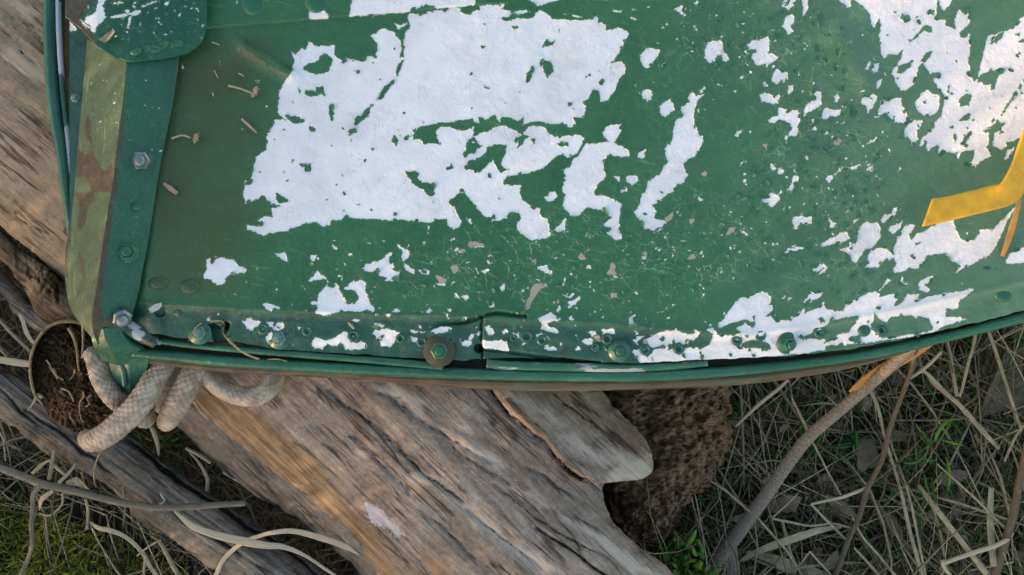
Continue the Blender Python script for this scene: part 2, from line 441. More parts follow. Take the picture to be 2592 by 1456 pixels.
def stalk_mat(name, c1, c2, cd):
    q = M(name); g = q.attr('grain', True)
    n = q.noise(q.scale(g, (110, 900, 1)), 1, 4, .65); r_ = q.noise(q.scale(g, (60, 0, 0)), 1, 2, .5); b_ = q.noise(q.co, 45, 4, .65)
    col = q.mix(q.ss(.3, .7, n), c1, c2)
    col = q.mix(q.ss(.62, .67, r_, 0, .6), col, cd)
    col = q.mix(q.ss(.5, .72, b_, 0, .65), col, cd)
    return q.done(col, .75, q.bump(n, .0004, .8), .2)
M_STALK = stalk_mat('dry_stalk', (.44, .37, .26), (.27, .22, .15), (.12, .09, .06))
M_STALKBROWN = plain('brown_stalk', (.15, .115, .085), (.085, .065, .05), 1., .75, .0003, .2, stretch=(120, 700, 1))
M_TWIG = plain('grey_twig', (.24, .20, .155), (.13, .11, .085), 1., .8, .0004, .2, stretch=(90, 800, 1))
M_PALEBLADE = plain('pale_dry_blade', (.52, .44, .33), (.36, .29, .21), 1., .65, .0002, .25, stretch=(30, 900, 1))
M_ORANGE = plain('orange_dry_leaf', (.52, .25, .07), (.36, .18, .07), 1., .65, .0004, .25, stretch=(60, 700, 1))
M_CHIP = plain('bark_chip', (.50, .42, .30), (.32, .25, .17), 300, .8, .0004, .2)
M_FLAKE = plain('loose_paint_flake', (.55, .55, .52), (.40, .41, .38), 400, .6, .0003, .3)

# ---------------------------------------------------------------- bare patches of the hull paint, traced in photo pixels
K3 = 864/2572; K5 = 540/2576
T1, T2, T3 = (0, 0, K3), (864, 0, K3), (1728, 0, K3)
T4, T5, T6 = (0, 486, K3), (864, 486, K3), (1728, 486, K3)
F1, F2, F3 = (340, 740, K5), (860, 740, K5), (1380, 740, K5)
def q_(*parts):
    out = []
    for t, s in zip(parts[::2], parts[1::2]):
        v = [float(x) for x in s.replace(',', ' ').split()]
        out += [(t[0]+a*t[2], t[1]+b*t[2]) for a, b in zip(v[::2], v[1::2])]
    return out
WH = [  # white showing
 q_(T2, "0,470 35,430 85,450 165,465 195,430 240,425 270,440 258,400 270,340 240,280 225,270 265,250 280,225 330,212 370,235 400,245 412,275 440,300 462,350 472,290 480,240 512,220 515,185 500,150 495,115 530,95 560,110 600,120 640,95 700,85 760,70 850,58 905,75 900,92 940,118 1000,88 1040,72 1030,45 1100,40 1230,30 1215,70 1260,85 1390,80 1430,90 1290,120 1205,140 1215,162 1330,140 1420,145 1450,120 1490,80 1510,82 1580,120 1585,145 1700,150 1820,155 1850,150 1925,112 1940,155 1990,190 1985,235 2050,225 2085,212 2170,245 2130,320 2110,370 2060,440 2030,475 2110,460 2145,510 2130,560 2090,590 2060,680 2010,755 1950,765 1945,680 1900,672 1870,710 1865,745 1815,768 1840,800 1835,850 1820,890 1745,885 1770,935 1730,960 1715,972 1690,935 1660,925 1640,940 1560,930 1480,915 1420,920 1370,940 1375,880 1330,910 1270,890 1210,880 1195,920 1170,900 1155,870 1090,900 1030,880 1040,925 1005,920 990,890 960,900 900,910 810,920 740,925 660,945 610,955 580,960 575,990 530,975 545,1005 540,1045 580,1050 610,1070 625,1090 680,1080 740,1085 725,1050 715,1000 740,960 830,960 870,980 930,985 995,960 1000,1000 980,1050 945,1066 1030,1070 1000,1030 1060,1000 1120,985 1150,955 1230,950 1290,980 1350,1000 1355,1020 1325,1045 1330,1090 1325,1115 1370,1080 1385,1050 1410,1030 1370,1015 1390,970 1430,948 1500,950 1540,975 1570,1010 1600,1030 1620,1005 1640,1040 1690,1020 1740,1030 1760,1010 1830,1035 1820,1080 1780,1150 1710,1190 1670,1160 1630,1170 1560,1230 1520,1270 1430,1300 1340,1315 1250,1330 1215,1370 1230,1395 1360,1400",
    T5, "1340,0 1360,60 1420,105 1500,125 1495,160 1510,195 1555,195 1565,280 1580,335 1530,350 1440,365 1370,330 1330,290 1320,240 1355,200 1340,150 1300,160 1250,190 1200,215 1130,225 1165,180 1150,160 1120,190 1080,185 1030,130 990,80 970,50 930,10 890,0 850,40 810,65 815,95 850,110 870,160 905,215 900,250 850,283 800,250 790,210 700,205 680,232 510,218 430,210 400,195 380,215 260,205 100,200 40,185 0,210",
    T4, "2490,215 2485,255 2440,265 2395,230 2300,235 2210,270 2190,295 2110,300 1980,330 1920,305 1860,280 1860,250 1950,260 1965,240 1950,215 1980,185 2060,190 2040,130 2110,105 2070,85 2040,95 2000,40 1975,30 1930,60 1845,85 1830,10",
    T1, "1845,1400 1845,1365 1890,1370 1895,1350 1910,1260 1930,1180 2010,1130 2015,1060 2010,1000 2060,950 2070,900 2150,905 2095,850 2100,700 2115,670 2150,600 2200,540 2215,460 2195,395 2225,410 2275,365 2300,380 2330,320 2400,350 2520,345 2515,420 2572,450"),
 q_(T2, "60,125 65,90 85,0 90,-80 1000,-80 1000,0 1010,25 1000,45 880,55 800,65 730,70 700,50 640,30 560,70 500,95 300,110"),
 q_(T2, "1410,0 1440,22 1480,50 1560,22 1640,0 1640,-60 1410,-60"),
 q_(T2, "400,180 450,190 500,165 495,185 430,222"),
 q_(T2, "2250,410 2290,370 2340,360 2400,375 2390,420 2350,470 2310,520 2270,500 2255,450"),
 q_(T2, "2410,490 2450,460 2460,490 2430,520"), q_(T2, "2260,710 2280,680 2320,675 2345,700 2335,745 2300,765 2270,745"),
 q_(T2, "2400,800 2440,770 2480,745 2500,790 2510,830 2470,860 2440,885 2400,850"),
 q_(T3, "60,690 40,740 60,770 20,790 0,810", T2, "2550,810 2555,880 2520,910 2500,990 2500,1040 2460,1070 2440,1130 2445,1180 2470,1220 2430,1250 2400,1310 2300,1380 2310,1410 2290,1447", T5, "2255,20 2250,100 2205,150 2230,200 2270,230 2280,280 2350,290 2420,260 2450,220 2380,210 2350,200 2370,150 2340,100 2400,80 2450,20 2500,0", T2, "2530,1390", T3, "0,1385 40,1320 10,1270 0,1235 40,1215 100,1170 130,1110 165,1055 130,1000 95,960 80,870 95,800 120,750 160,715 100,720"),
 q_(T3, "105,690 140,672 165,637 172,670 140,702"),
 q_(T2, "1840,1085 1940,1080 2010,1070 1975,1020 1970,1000 1990,960 2040,940 2105,940 2105,1000 2080,1040 2040,1080 2130,1105 2170,1150 2165,1185 2100,1185 2030,1165 2000,1170 1970,1240 1980,1290 1995,1330 1940,1380 1900,1447", T5, "1920,30 1960,20 2030,50 2080,70 2115,90 2100,150 2095,240 2115,300 2110,355 2060,365 2030,330 1995,310 2030,300 2035,270 2000,265 1970,240 2045,190 2000,180 1990,145 1910,130 1845,115 1790,180 1750,205 1720,170 1665,100 1690,20", T2, "1660,1440 1690,1320 1665,1280 1720,1260 1745,1200 1780,1180 1810,1130"),
 q_(T5, "1530,40 1560,25 1560,0 1610,0 1625,35 1580,75 1545,65"), q_(T5, "1690,200 1685,290 1630,300 1605,285 1650,240"),
 q_(T2, "2225,1150 2290,1130 2280,1190 2230,1185"), q_(T2, "2140,1340 2190,1320 2230,1325 2235,1370 2190,1400 2150,1370"), q_(T2, "2050,1330 2090,1335 2095,1365"), q_(T2, "2100,1420 2150,1410 2150,1447 2110,1447"),
 q_(T2, "2500,70 2550,45 2572,45 2572,120 2540,95"), q_(T2, "1680,108 1820,125 1815,140"), q_(T2, "2035,65 2110,85 2105,98 2050,90"),
 q_(T3, "165,390 190,320 240,310 280,300 300,330 300,365 330,400 355,450 330,465 305,455 295,420 265,415 240,455 205,475 165,440"),
 q_(T3, "490,340 520,310 580,300 640,275 655,310 650,370 640,395 720,430 690,465 650,480 600,485 570,500 540,470 510,430 560,390 550,370 500,375"),
 q_(T3, "740,50 770,0 770,-40 850,-40 850,0 840,40 800,75"), q_(T3, "770,130 820,105 840,130 835,180 815,200 830,240 790,260 780,230 745,200 760,165"), q_(T3, "900,-30 940,-30 945,70 910,120 905,70"),
 q_(T3, "670,575 700,530 715,520 740,545 790,545 785,615 755,625 740,600 710,650 690,620 665,615"), q_(T3, "600,655 610,615 640,605 640,660"), q_(T3, "785,690 800,650 835,640 830,690 795,710"),
 q_(T3, "570,710 640,705 680,720 690,745 720,715 735,735 715,780 680,785 640,775 600,770"),
 q_(T3, "640,905 680,880 720,870 720,815 750,820 780,830 885,830 880,920 860,960 880,1000 850,1030 790,1030 800,990 825,970 810,930 760,910 720,920 650,930"),
 q_(T3, "910,880 910,830 945,770 985,760 990,710 1010,690 1040,700 1045,790 990,830 940,850"), q_(T3, "1060,830 1085,810 1120,830 1200,820 1190,870 1150,885 1110,870 1080,905 1050,890"),
 q_(T3, "1140,770 1150,710 1170,700 1180,740 1160,775"), q_(T3, "960,955 975,900 1000,893 980,940"), q_(T3, "975,970 1000,955 1005,985 980,985"), q_(T3, "1065,1015 1085,985 1098,1010"),
 q_(T3, "390,1020 410,990 450,980 440,1010 410,1030"), q_(T3, "1335,770 1370,730 1440,705 1465,740 1440,800 1390,850 1385,800 1350,790"), q_(T3, "1455,640 1480,600 1503,596 1490,650 1465,670"),
 q_(T3, "1465,850 1490,790 1500,735 1530,730 1545,755 1600,740 1650,745 1650,790 1690,860 1700,905 1810,910 1790,960 1760,1000 1770,1060 1755,1100 1730,1115 1720,1060 1690,1030 1650,1050 1660,990 1700,940 1600,920 1570,895 1530,880 1555,850 1520,850 1475,875"),
 q_(T3, "1745,770 1800,700 1840,680 1880,710 1930,720 1935,780 1925,830 1880,870 1830,880 1770,840"),
 q_(T3, "1290,0 1370,60 1410,110 1420,170 1440,210 1475,140 1495,190 1480,280 1490,380 1510,450 1560,410 1620,410 1655,380 1640,450 1590,520 1570,555 1600,600 1640,680 1680,685 1740,640 1765,580 1770,510 1810,470 1840,530 1880,570 1885,600 1930,680 1970,720 1965,800 1950,840 1945,880 1890,930 1900,965 1870,972 1840,1010 1790,1050 1790,1100 1830,1110 1850,1140 1900,1100 1930,1100 1920,1155 2000,1145 2060,1155 2065,1195 2080,1198 2090,1150 2200,1130 2190,1190 2180,1220 2150,1240 2165,1255 2195,1240 2205,1262 2240,1220 2320,1180 2315,1140 2280,1115 2330,1060 2340,1100 2400,1130 2440,1110 2430,1075 2572,1040 3000,900 3000,-300 1290,-300"),
 q_(T3, "2420,1205 2450,1130 2500,1110 2470,1180 2430,1205"), q_(T3, "1385,1090 1420,1050 1455,1040 1440,1080"), q_(T3, "1375,1290 1400,1260 1440,1240 1430,1275"),
 q_(T3, "1150,1310 1180,1270 1200,1255 1260,1265 1330,1240 1310,1270 1260,1280 1210,1270 1180,1300"), q_(T3, "1070,1350 1080,1325 1140,1320 1110,1370 1085,1375"), q_(T3, "660,1280 665,1230 690,1250 710,1275 680,1290"),
 q_(T3, "705,1300 740,1265 765,1290 740,1320"), q_(T3, "790,1430 815,1380 830,1330 870,1325 865,1370 830,1420 820,1460 770,1445"), q_(T3, "0,50 30,70 0,85"), q_(T3, "80,20 110,10 120,25 100,35"), q_(T3, "0,100 20,110 10,130"),
 q_(T3, "1180,-20 1270,-20 1265,50 1240,60 1220,30 1180,10"), q_(T3, "1375,520 1385,480 1410,465 1415,490 1400,525"), q_(T3, "1420,530 1440,480 1480,480 1475,540 1440,550"),
 q_(T6, "585,70 630,30 660,0 700,20 720,20 735,60 710,80 680,118 650,110 640,85"), q_(T6, "825,220 840,190 900,185 970,190 975,235 930,245 890,235 855,275 825,250"), q_(T6, "1100,200 1155,240 1100,310 1105,260"),
 q_(T6, "1490,215 1520,175 1575,155 1580,125 1615,125 1600,170 1560,210 1510,230"), q_(T6, "1545,290 1570,260 1620,240 1660,210 1640,270 1580,320"), q_(T6, "770,460 790,430 860,410 915,425 860,445"),
 q_(T6, "1030,410 1080,365 1150,340 1180,305 1240,300 1250,340 1265,350 1210,380 1160,385 1100,405"),
 q_(T6, "1185,435 1280,400 1320,310 1350,250 1385,225 1420,240 1460,225 1485,260 1490,350 1440,410 1390,440 1360,475 1330,490 1300,535 1260,500 1220,450"),
 q_(T6, "1380,580 1370,570 1410,530 1385,500 1420,440 1470,425 1530,430 1570,460 1590,490 1560,530 1540,505 1500,530 1470,570"),
 q_(T6, "1580,440 1600,400 1620,340 1660,270 1700,245 1750,250 1740,290 1700,320 1720,360 1760,320 1830,290 1900,240 1960,220 2040,215 2060,290 2090,350 2130,370 2200,360 2230,320 2230,290 2270,280 2330,290 2400,220 2500,120 2440,230 2400,330 2350,430 2290,490 2150,560 2055,615 2090,560 2010,510 1975,490 1990,460 1930,470 1850,480 1830,495 1800,550 1770,585 1710,570 1670,600 1600,615 1580,580 1615,545 1585,500 1600,460"),
 q_(T6, "2430,530 2460,470 2520,435 2572,420 2650,420 2650,520 2520,545 2440,550"), q_(T6, "970,600 985,565 1020,535 1070,550 1095,575 1070,605 1020,625 1050,590 1060,575 1010,605"),
 q_(T6, "1230,610 1240,585 1253,578"), q_(T6, "900,830 950,780 1045,750 1050,775 1010,810 920,840"), q_(T6, "735,805 770,780 775,800"), q_(T6, "785,800 825,797 800,817"), q_(T6, "1480,745 1540,660 1590,660 1540,690"),
 q_(T6, "1630,680 1655,640 1665,675 1695,690 1690,710"), q_(T6, "1770,700 1790,670 1840,650 1890,625 1870,680 1820,700 1860,735 1840,760 1790,740"),
 q_(T6, "180,1040 270,1000 320,940 400,830 440,800 520,785 600,750 640,765 665,800 655,850 700,860 670,900 620,945 690,925 680,965 720,975 800,960 880,910 920,870 915,920 1000,880 1040,870 1060,825 1075,880 1150,900 1210,905 1215,870 1260,830 1330,800 1390,765 1450,750 1480,770 1480,800 1560,770 1600,770 1615,810 1590,860 1650,840 1690,770 1790,765 1750,830 1850,790 1990,765 2110,750 2150,730 2195,735 2150,780 2090,810 2070,880 2040,885 1985,880 1980,940 2080,945 2140,960 1980,1010 1880,1060 1500,1130 1300,1160 1080,1190 900,1220 700,1240 500,1260 160,1270 130,1190 200,1150 230,1080"),
 q_(F3, "1180,590 1250,550 1400,480 1480,465 1580,460 1660,490 1730,515 1810,500 1810,455 1840,480 1880,475 1830,540 1780,580 1700,560 1680,640 1640,600 1580,610 1540,550 1530,620 1480,640 1460,660 1380,650 1290,670 1240,660 1180,630"),
 q_(F3, "1290,740 1310,690 1400,680 1470,650 1490,690 1560,680 1580,740 1620,770 1660,700 1660,670 1830,660 1860,700 1870,790 1920,870 1800,880 1500,890 1160,880 1120,800 1050,720 1060,700 1160,700 1150,740 1230,780"),
 q_(F2, "380,500 420,460 490,450 560,440 610,460 700,480 725,480 720,510 680,550 660,600 610,660 560,660 490,650 485,580 450,560 420,530"), q_(F2, "410,380 480,380 540,400 520,430 440,430"),
 q_(F2, "600,210 660,205 740,205 720,235 610,235"), q_(F2, "560,270 600,270 600,305 570,290"), q_(F2, "1040,225 1090,195 1115,215 1100,240 1050,245"), q_(F2, "890,235 940,212 1000,235 970,245"),
 q_(F2, "850,455 920,465 970,480 1060,470 1060,490 960,500 870,485"), q_(F2, "1100,470 1150,450 1200,425 1280,415 1360,430 1330,470 1260,490 1190,500 1150,500"), q_(F2, "840,540 865,520 890,550 935,555 920,610 880,600 850,580"),
 q_(F2, "1465,610 1520,590 1590,600 1590,640 1530,655 1475,640"), q_(F2, "1545,575 1590,500 1630,520 1700,470 1690,520 1620,550 1580,575"),
 q_(F2, "-40,560 0,520 40,480 80,480 100,520 90,570 130,600 200,610 260,590 320,620 320,670 260,695 190,690 150,700 60,680 50,620 0,600 -40,650 -120,640 -200,590 -100,560"), q_(F2, "120,330 200,320 265,335 220,360 150,350"),
 q_(F2, "1715,560 1760,590 1830,590 1960,580 2010,600 2035,710 1900,690 1750,680 1720,670"), q_(F2, "1760,430 1800,400 1840,430 1860,490 1830,530 1780,500"), q_(F2, "1925,450 2010,450 2025,480 1980,495"),
 q_(F2, "2390,330 2430,290 2560,250", F3, "0,270 80,250 130,290 180,320 160,355 80,355 20,370 50,430 130,440 160,495 80,485 0,460", F2, "2490,470 2430,440 2450,390 2420,360"),
 q_(F2, "2090,490 2160,490 2180,550 2140,560 2100,530"), q_(F2, "2370,520 2420,500 2500,520 2520,570 2540,600", F3, "0,520 40,550 60,600 20,630 60,660 130,670 150,700 60,710 0,690", F2, "2480,650 2500,590 2450,540 2380,570"),
 q_(F2, "1800,180 1840,150 1865,185"), q_(F2, "1300,200 1340,195 1350,230 1320,248"), q_(F2, "1245,240 1305,265 1300,300"), q_(F2, "1370,20 1400,10 1420,50 1460,80 1400,60"), q_(F2, "1470,50 1520,40 1550,30 1560,65 1520,100"),
 q_(F3, "510,470 610,475 615,520 560,530 530,500"), q_(F3, "680,450 740,450 820,435 840,500 780,515 700,510"), q_(F3, "445,590 480,560 550,565 650,580 600,610 520,640 460,620"), q_(F3, "280,320 310,290 345,325 310,350"),
 q_(F3, "1010,310 1040,295 1085,275 1090,340 1070,395 1030,395 1010,360"), q_(F3, "265,130 330,90 415,45 425,75 370,130 320,180 270,200 290,150"), q_(F3, "1070,500 1110,485 1140,490 1090,515"), q_(F3, "1060,580 1110,575 1110,540 1195,535 1160,565 1110,600"), q_(F3, "260,60 340,10 345,30 310,70"), q_(F3, "365,690 400,650 430,690 380,710"), q_(F3, "700,660 760,720 740,725"),
 q_(F1, "1560,150 1590,125 1640,150 1680,145 1760,185 1740,215 1660,230 1590,205"), q_(F1, "1290,350 1340,300 1400,310 1430,330 1530,355 1510,390 1490,460 1420,460 1350,430 1320,380"), q_(F1, "1600,360 1640,360 1700,365 1780,360 1810,400 1800,430 1740,470 1660,450 1640,410"),
 q_(F1, "1580,555 1620,500 1670,475 1650,560 1630,630 1600,590"), q_(F1, "2140,620 2170,560 2200,545 2280,570 2340,620 2290,650 2270,690 2170,670"), q_(F1, "2340,575 2430,545 2540,480 2600,490 2620,690 2560,690 2540,640 2500,600 2400,590"),
 q_(F1, "880,330 910,285 915,340"), q_(F1, "1960,400 2010,430 1980,450"),
 q_(T4, "2335,830 2390,815 2420,740 2480,680 2500,705 2530,690", T5, "0,760 20,800 40,840 110,840 130,800 110,750 20,728 80,680 150,665 185,680 180,740 200,790 210,830 250,880 240,900 190,890 140,905 60,895 0,905", T4, "2510,920 2440,935 2375,910 2390,870 2370,860"),
 q_(T4, "1535,630 1560,580 1550,510 1580,500 1600,540 1620,505 1690,495 1720,510 1760,510 1800,565 1860,580 1850,605 1780,620 1730,620 1700,650 1700,690 1660,703 1610,690 1590,665 1540,650"),
 q_(T4, "2325,670 2390,595 2420,620 2470,655 2400,665"), q_(T4, "2070,470 2150,455 2160,495 2180,540 2110,500"), q_(T4, "2340,480 2385,470 2370,525 2345,520"), q_(T4, "2500,390 2540,430 2510,435"),
 q_(T5, "155,580 200,530 270,520 320,500 330,470 375,460 375,520 400,570 375,590 440,600 430,640 380,675 330,670 340,650 290,630 270,590 210,605 165,600"),
 q_(T5, "420,390 450,420 490,435 520,465 495,510 490,550 550,590 545,620 490,590 460,540 455,490 470,450 430,420"), q_(T5, "585,590 650,600 655,620 610,615"), q_(T5, "720,690 790,690 780,712 745,710"),
 q_(T5, "850,440 870,420 890,440 935,435 930,455 860,460"), q_(T5, "945,410 1095,403 1090,415 950,418"), q_(T5, "1045,600 1090,580 1115,590 1080,615"), q_(T5, "1460,570 1510,565 1545,555 1580,600 1590,630 1560,620 1500,590"), q_(T5, "1755,640 1780,625 1770,660"),
 q_(T5, "1195,720 1235,690 1230,740 1210,755"), q_(T5, "945,200 980,210 1010,265 960,230"), q_(T5, "2265,500 2285,480 2300,490 2285,510"), q_(T5, "2025,620 2080,640 2060,645"),
 q_(T1, "2310,30 2350,50 2400,75 2450,85 2480,110 2470,145 2335,145 2330,90"), q_(T1, "1370,500 1380,475 1392,510 1375,520"), q_(T1, "1775,10 1785,10 1783,35"),
]
HO = [  # green left standing inside the white
 q_(T2, "945,1066 1060,1100 935,1172"), q_(T2, "1100,1110 1150,1095 1240,1100 1230,1160 1200,1230 1220,1270 1255,1280 1200,1300 1160,1240 1135,1185 1100,1240 1050,1290 1010,1305 1000,1280 940,1275 980,1220 1040,1200 1090,1150"),
 q_(T2, "465,455 440,530 425,570 413,550 430,490"), q_(T2, "470,360 462,430 448,432 455,380"), q_(T2, "385,620 345,680 305,740 262,757 300,700 330,650"), q_(T2, "217,812 205,870 115,932 110,915 170,850 180,830"), q_(T2, "225,790 238,782 230,800"),
 q_(T2, "1515,355 1550,300 1570,325 1610,310 1590,340 1540,345"), q_(T2, "1520,450 1580,470 1595,540 1550,585 1515,500"), q_(T2, "1400,550 1435,525 1430,580 1415,615 1390,605"), q_(T2, "1290,197 1328,206 1300,215"), q_(T2, "1960,605 1980,625 1960,645 1940,625"),
 q_(T2, "60,1020 88,992 80,1012"), q_(T2, "385,1070 400,1025 428,1065 410,1088"), q_(T2, "1430,1050 1460,1045 1450,1088"), q_(T2, "1630,1085 1700,1075 1705,1100 1650,1100"), q_(T2, "230,1118 255,1125 235,1132"), q_(T2, "485,1035 505,1025 503,1042"),
 q_(T2, "490,1300 560,1290 585,1310 575,1340 605,1390 640,1380 700,1400 690,1447", T5, "690,0 660,22 630,0", T2, "620,1430 570,1400 535,1380 530,1350 500,1330"), q_(T2, "1072,643 1112,667 1080,657"), q_(T2, "790,1270 830,1245 848,1265 800,1282"), q_(T2, "890,1447 910,1425 930,1450"), q_(T2, "1110,1310 1138,1340 1118,1330"), q_(T2, "1055,352 1085,355 1065,362"),
 q_(T4, "2085,10 2180,70 2110,85 2080,50"),
 q_(T1, "2285,520 2330,480 2400,470 2410,430 2440,400 2490,430 2500,460 2470,540 2400,555 2340,545"), q_(T1, "2300,690 2330,680 2380,690 2430,650 2450,720 2420,700 2390,722 2310,722"), q_(T1, "2480,800 2495,790 2512,860 2500,915 2485,870"), q_(T1, "2262,1240 2342,1238 2330,1280 2300,1265"), q_(T1, "2160,880 2250,880 2280,920 2200,925"), q_(T1, "2245,670 2265,680 2258,700"),
 q_(T3, "1905,-300 1918,60 1910,150 1985,145 1985,190 2050,215 2042,150 2060,110 2075,70 2085,65 2110,98 2165,60 2155,110 2168,150 2155,200 2110,225 2090,250 2095,280 2125,285 2165,240 2170,400 2150,465 2170,500 2165,570 2195,610 2220,580 2250,430 2270,340 2300,270 2400,240 2490,215 2530,150 2572,115 2700,60 2700,-300 2040,-300 2040,-10 2010,50 1960,85 1930,40 1925,-300"),
 q_(T3, "2215,590 2290,550 2320,520 2330,545 2395,520 2400,540 2360,600 2345,670 2320,680 2330,630 2270,640 2250,615"), q_(T3, "1630,125 1660,128 1700,120 1715,150 1660,152 1640,140"), q_(T3, "1730,302 1800,220 1825,195 1875,210 1875,245 1820,230 1780,262"),
 q_(T3, "2085,800 2095,740 2140,710 2170,720 2160,760 2140,795"), q_(T3, "2083,915 2110,880 2165,860 2145,910"), q_(T3, "2260,990 2330,960 2370,910 2395,930 2420,930 2390,980 2340,1010 2335,1080 2310,1090 2310,1000"), q_(T3, "2040,1040 2050,1000 2062,1040 2050,1075"), q_(T3, "2100,1090 2120,1030 2165,1000 2140,1060"),
 q_(T3, "1808,775 1835,762 1825,780"), q_(T3, "1615,550 1640,500 1730,460 1715,500 1650,550"), q_(T3, "1805,450 1835,398 1872,395 1860,430 1820,465"), q_(T3, "1870,560 1940,545 1925,580 1885,585"), q_(T3, "2320,330 2380,260 2420,235 2390,300 2350,320"), q_(T3, "2530,320 2572,290 2572,320"), q_(T3, "2500,265 2535,250 2530,275"), q_(T3, "2400,870 2440,800 2515,690 2445,805"), q_(T3, "2530,670 2545,640 2540,680"), q_(T3, "2110,1100 2145,1095 2140,1112"),
 q_(T3, "770,40 800,0 805,5 775,45"), q_(T6, "1755,390 1785,385 1760,402"), q_(T6, "1712,485 1735,475 1740,495 1725,498"), q_(T6, "1255,430 1285,410 1270,435"),
 q_(T6, "1110,970 1330,935 1290,990 1250,1050 1160,1075 1140,1110 1070,1140 1090,1100 1030,1112 960,1100 900,1115 930,1090 1000,1060 1080,1020"),
 q_(T6, "1440,910 1460,940 1480,960 1540,990 1560,950 1700,935 1740,945 1755,970 1770,940 1850,960 1885,1040 1700,1075 1500,1100 1430,1040 1420,1000 1445,970"),
 q_(T6, "440,1150 500,1120 600,1125 650,1150 660,1180 620,1190 520,1170 440,1172"), q_(T6, "250,1050 350,1000 470,965 540,1000 500,1005 470,985 400,1030 430,1060 380,1080 270,1070"), q_(T6, "500,990 540,980 545,1010 515,1025"), q_(T6, "1025,960 1050,950 1070,970 1040,980"), q_(T6, "1270,1095 1330,1085 1340,1125 1300,1140"), q_(T6, "1465,880 1480,875 1478,890"), q_(T6, "1575,1120 1300,1150 1080,1170 1080,1200 1600,1140"),
 q_(F3, "1380,565 1420,535 1455,555 1410,585"), q_(F3, "1650,760 1680,745 1695,800 1670,790"), q_(F3, "1280,790 1300,800 1295,815"), q_(F2, "480,550 525,522 500,560"), q_(F1, "1680,390 1700,380 1700,405"), q_(F1, "1730,420 1755,425 1745,440"),
 q_(T1, "1580,500 1610,490 1600,540"), q_(T4, "1590,505 1615,500 1610,540 1595,530"),
]
PRIM = [  # older primer showing
 q_(T5, "960,370 1020,375 1095,405 950,412"), q_(T5, "820,570 870,545 885,590 850,620"), q_(T5, "700,620 750,640 795,660 785,690 740,690"), q_(T5, "1425,740 1455,690 1540,690 1530,720 1480,760 1440,820 1410,890 1390,890 1390,830 1420,790"), q_(T5, "1430,520 1470,500 1465,550 1435,545"),
 q_(T5, "1780,490 1810,455 1850,510 1800,515"), q_(T5, "2000,620 2040,530 2065,550 2060,600 2080,630 2030,622"), q_(T5, "2285,440 2305,460 2298,490 2275,480"), q_(T5, "2030,775 2075,765 2070,790 2035,805"), q_(T5, "2435,200 2500,150 2495,200 2450,230"), q_(T5, "895,430 935,430 930,455 900,450"),
 q_(T6, "45,210 90,195 85,230 55,245"), q_(T6, "330,320 350,270 400,265 390,300 325,330"), q_(T6, "35,505 60,470 110,455 100,500 45,512"), q_(T3, "140,1310 165,1290 185,1310 160,1335"), q_(T3, "600,1090 640,1080 630,1130"), q_(T3, "1135,1080 1165,1040 1200,1060 1160,1100"), q_(F3, "790,10 870,10 860,60 800,70"), q_(F3, "580,530 640,520 670,560 640,575 590,575"), q_(F3, "1175,570 1230,565 1250,640 1180,640"),
]
def chips(n, x0, y0, x1, y1, smin, smax, seed, el=1.8):
    r = np.random.default_rng(seed); out = []
    for i in range(n):
        cx, cy = r.uniform(x0, x1), r.uniform(y0, y1); s = smin + (smax-smin)*r.random()**2.5
        k = r.integers(4, 8); a = np.sort(r.random(k))*2*np.pi; rr = s*(.55+.6*r.random(k)); th = r.random()*np.pi; e = 1+(el-1)*r.random()
        x = rr*np.cos(a)*e; y = rr*np.sin(a)/e
        out.append(list(zip(cx+x*np.cos(th)-y*np.sin(th), cy+x*np.sin(th)+y*np.cos(th))))
    return out
WH += chips(90, 1080, 570, 1820, 800, 1.2, 5, 51, 3) + chips(90, 1860, 30, 2280, 520, 1.2, 5, 52, 2.6) + chips(70, 1820, 380, 2300, 680, 1.2, 4.5, 53, 3) + chips(40, 1600, 20, 1900, 300, 1, 4, 54, 2.6) + chips(50, 480, 640, 1100, 800, 1, 3.5, 55, 2.5) + chips(50, 600, 795, 2300, 890, 1.2, 5, 56, 2.5)
WH += chips(55, 1100, 590, 1800, 790, 2, 8, 1, 2.4) + chips(40, 1880, 60, 2260, 480, 2, 8, 2, 2.2) + chips(35, 1850, 400, 2250, 650, 2, 7, 3, 2.4)
WH += chips(26, 1650, 480, 1900, 700, 2, 8, 4, 2.4) + chips(24, 700, 600, 1100, 780, 2, 6, 5) + chips(26, 640, 800, 1900, 880, 2, 7, 6, 2.6) + chips(20, 2000, 560, 2500, 760, 2, 7, 7, 2.4) + chips(18, 1550, 0, 1900, 110, 2, 7, 8, 2.6) + chips(14, 380, 120, 690, 420, 1.5, 4, 9, 2.4)
HO += chips(40, 640, 60, 1560, 560, .4, 1.6, 57, 2) + chips(50, 2150, 10, 2592, 400, .6, 3, 58, 2.8)
HO += chips(28, 640, 60, 1560, 560, .8, 3.4, 12, 2.6) + chips(40, 2150, 20, 2592, 390, 2, 7, 13, 2) + chips(30, 1780, 800, 2400, 900, 2, 6, 14, 1.6) + chips(10, 1600, 300, 1760, 560, 1.5, 4, 15)
PRIM += chips(12, 1250, 580, 1850, 790, 3, 8, 16, 2)
ED = [(300, 838), (382, 843), (466, 857), (602, 868), (696, 885), (880, 895), (1070, 908), (1174, 914), (1225, 906), (1400, 906), (1518, 917), (1570, 920), (1778, 910), (1920, 903), (1980, 904), (2169, 881), (2357, 844), (2592, 786), (3000, 668)]   # lower edge of the sheet
BEND = [(300, 770), (400, 772), (600, 785), (900, 797), (1200, 805), (1500, 818), (1700, 838), (1900, 852), (2150, 815), (2400, 762), (2592, 715), (3000, 600)]

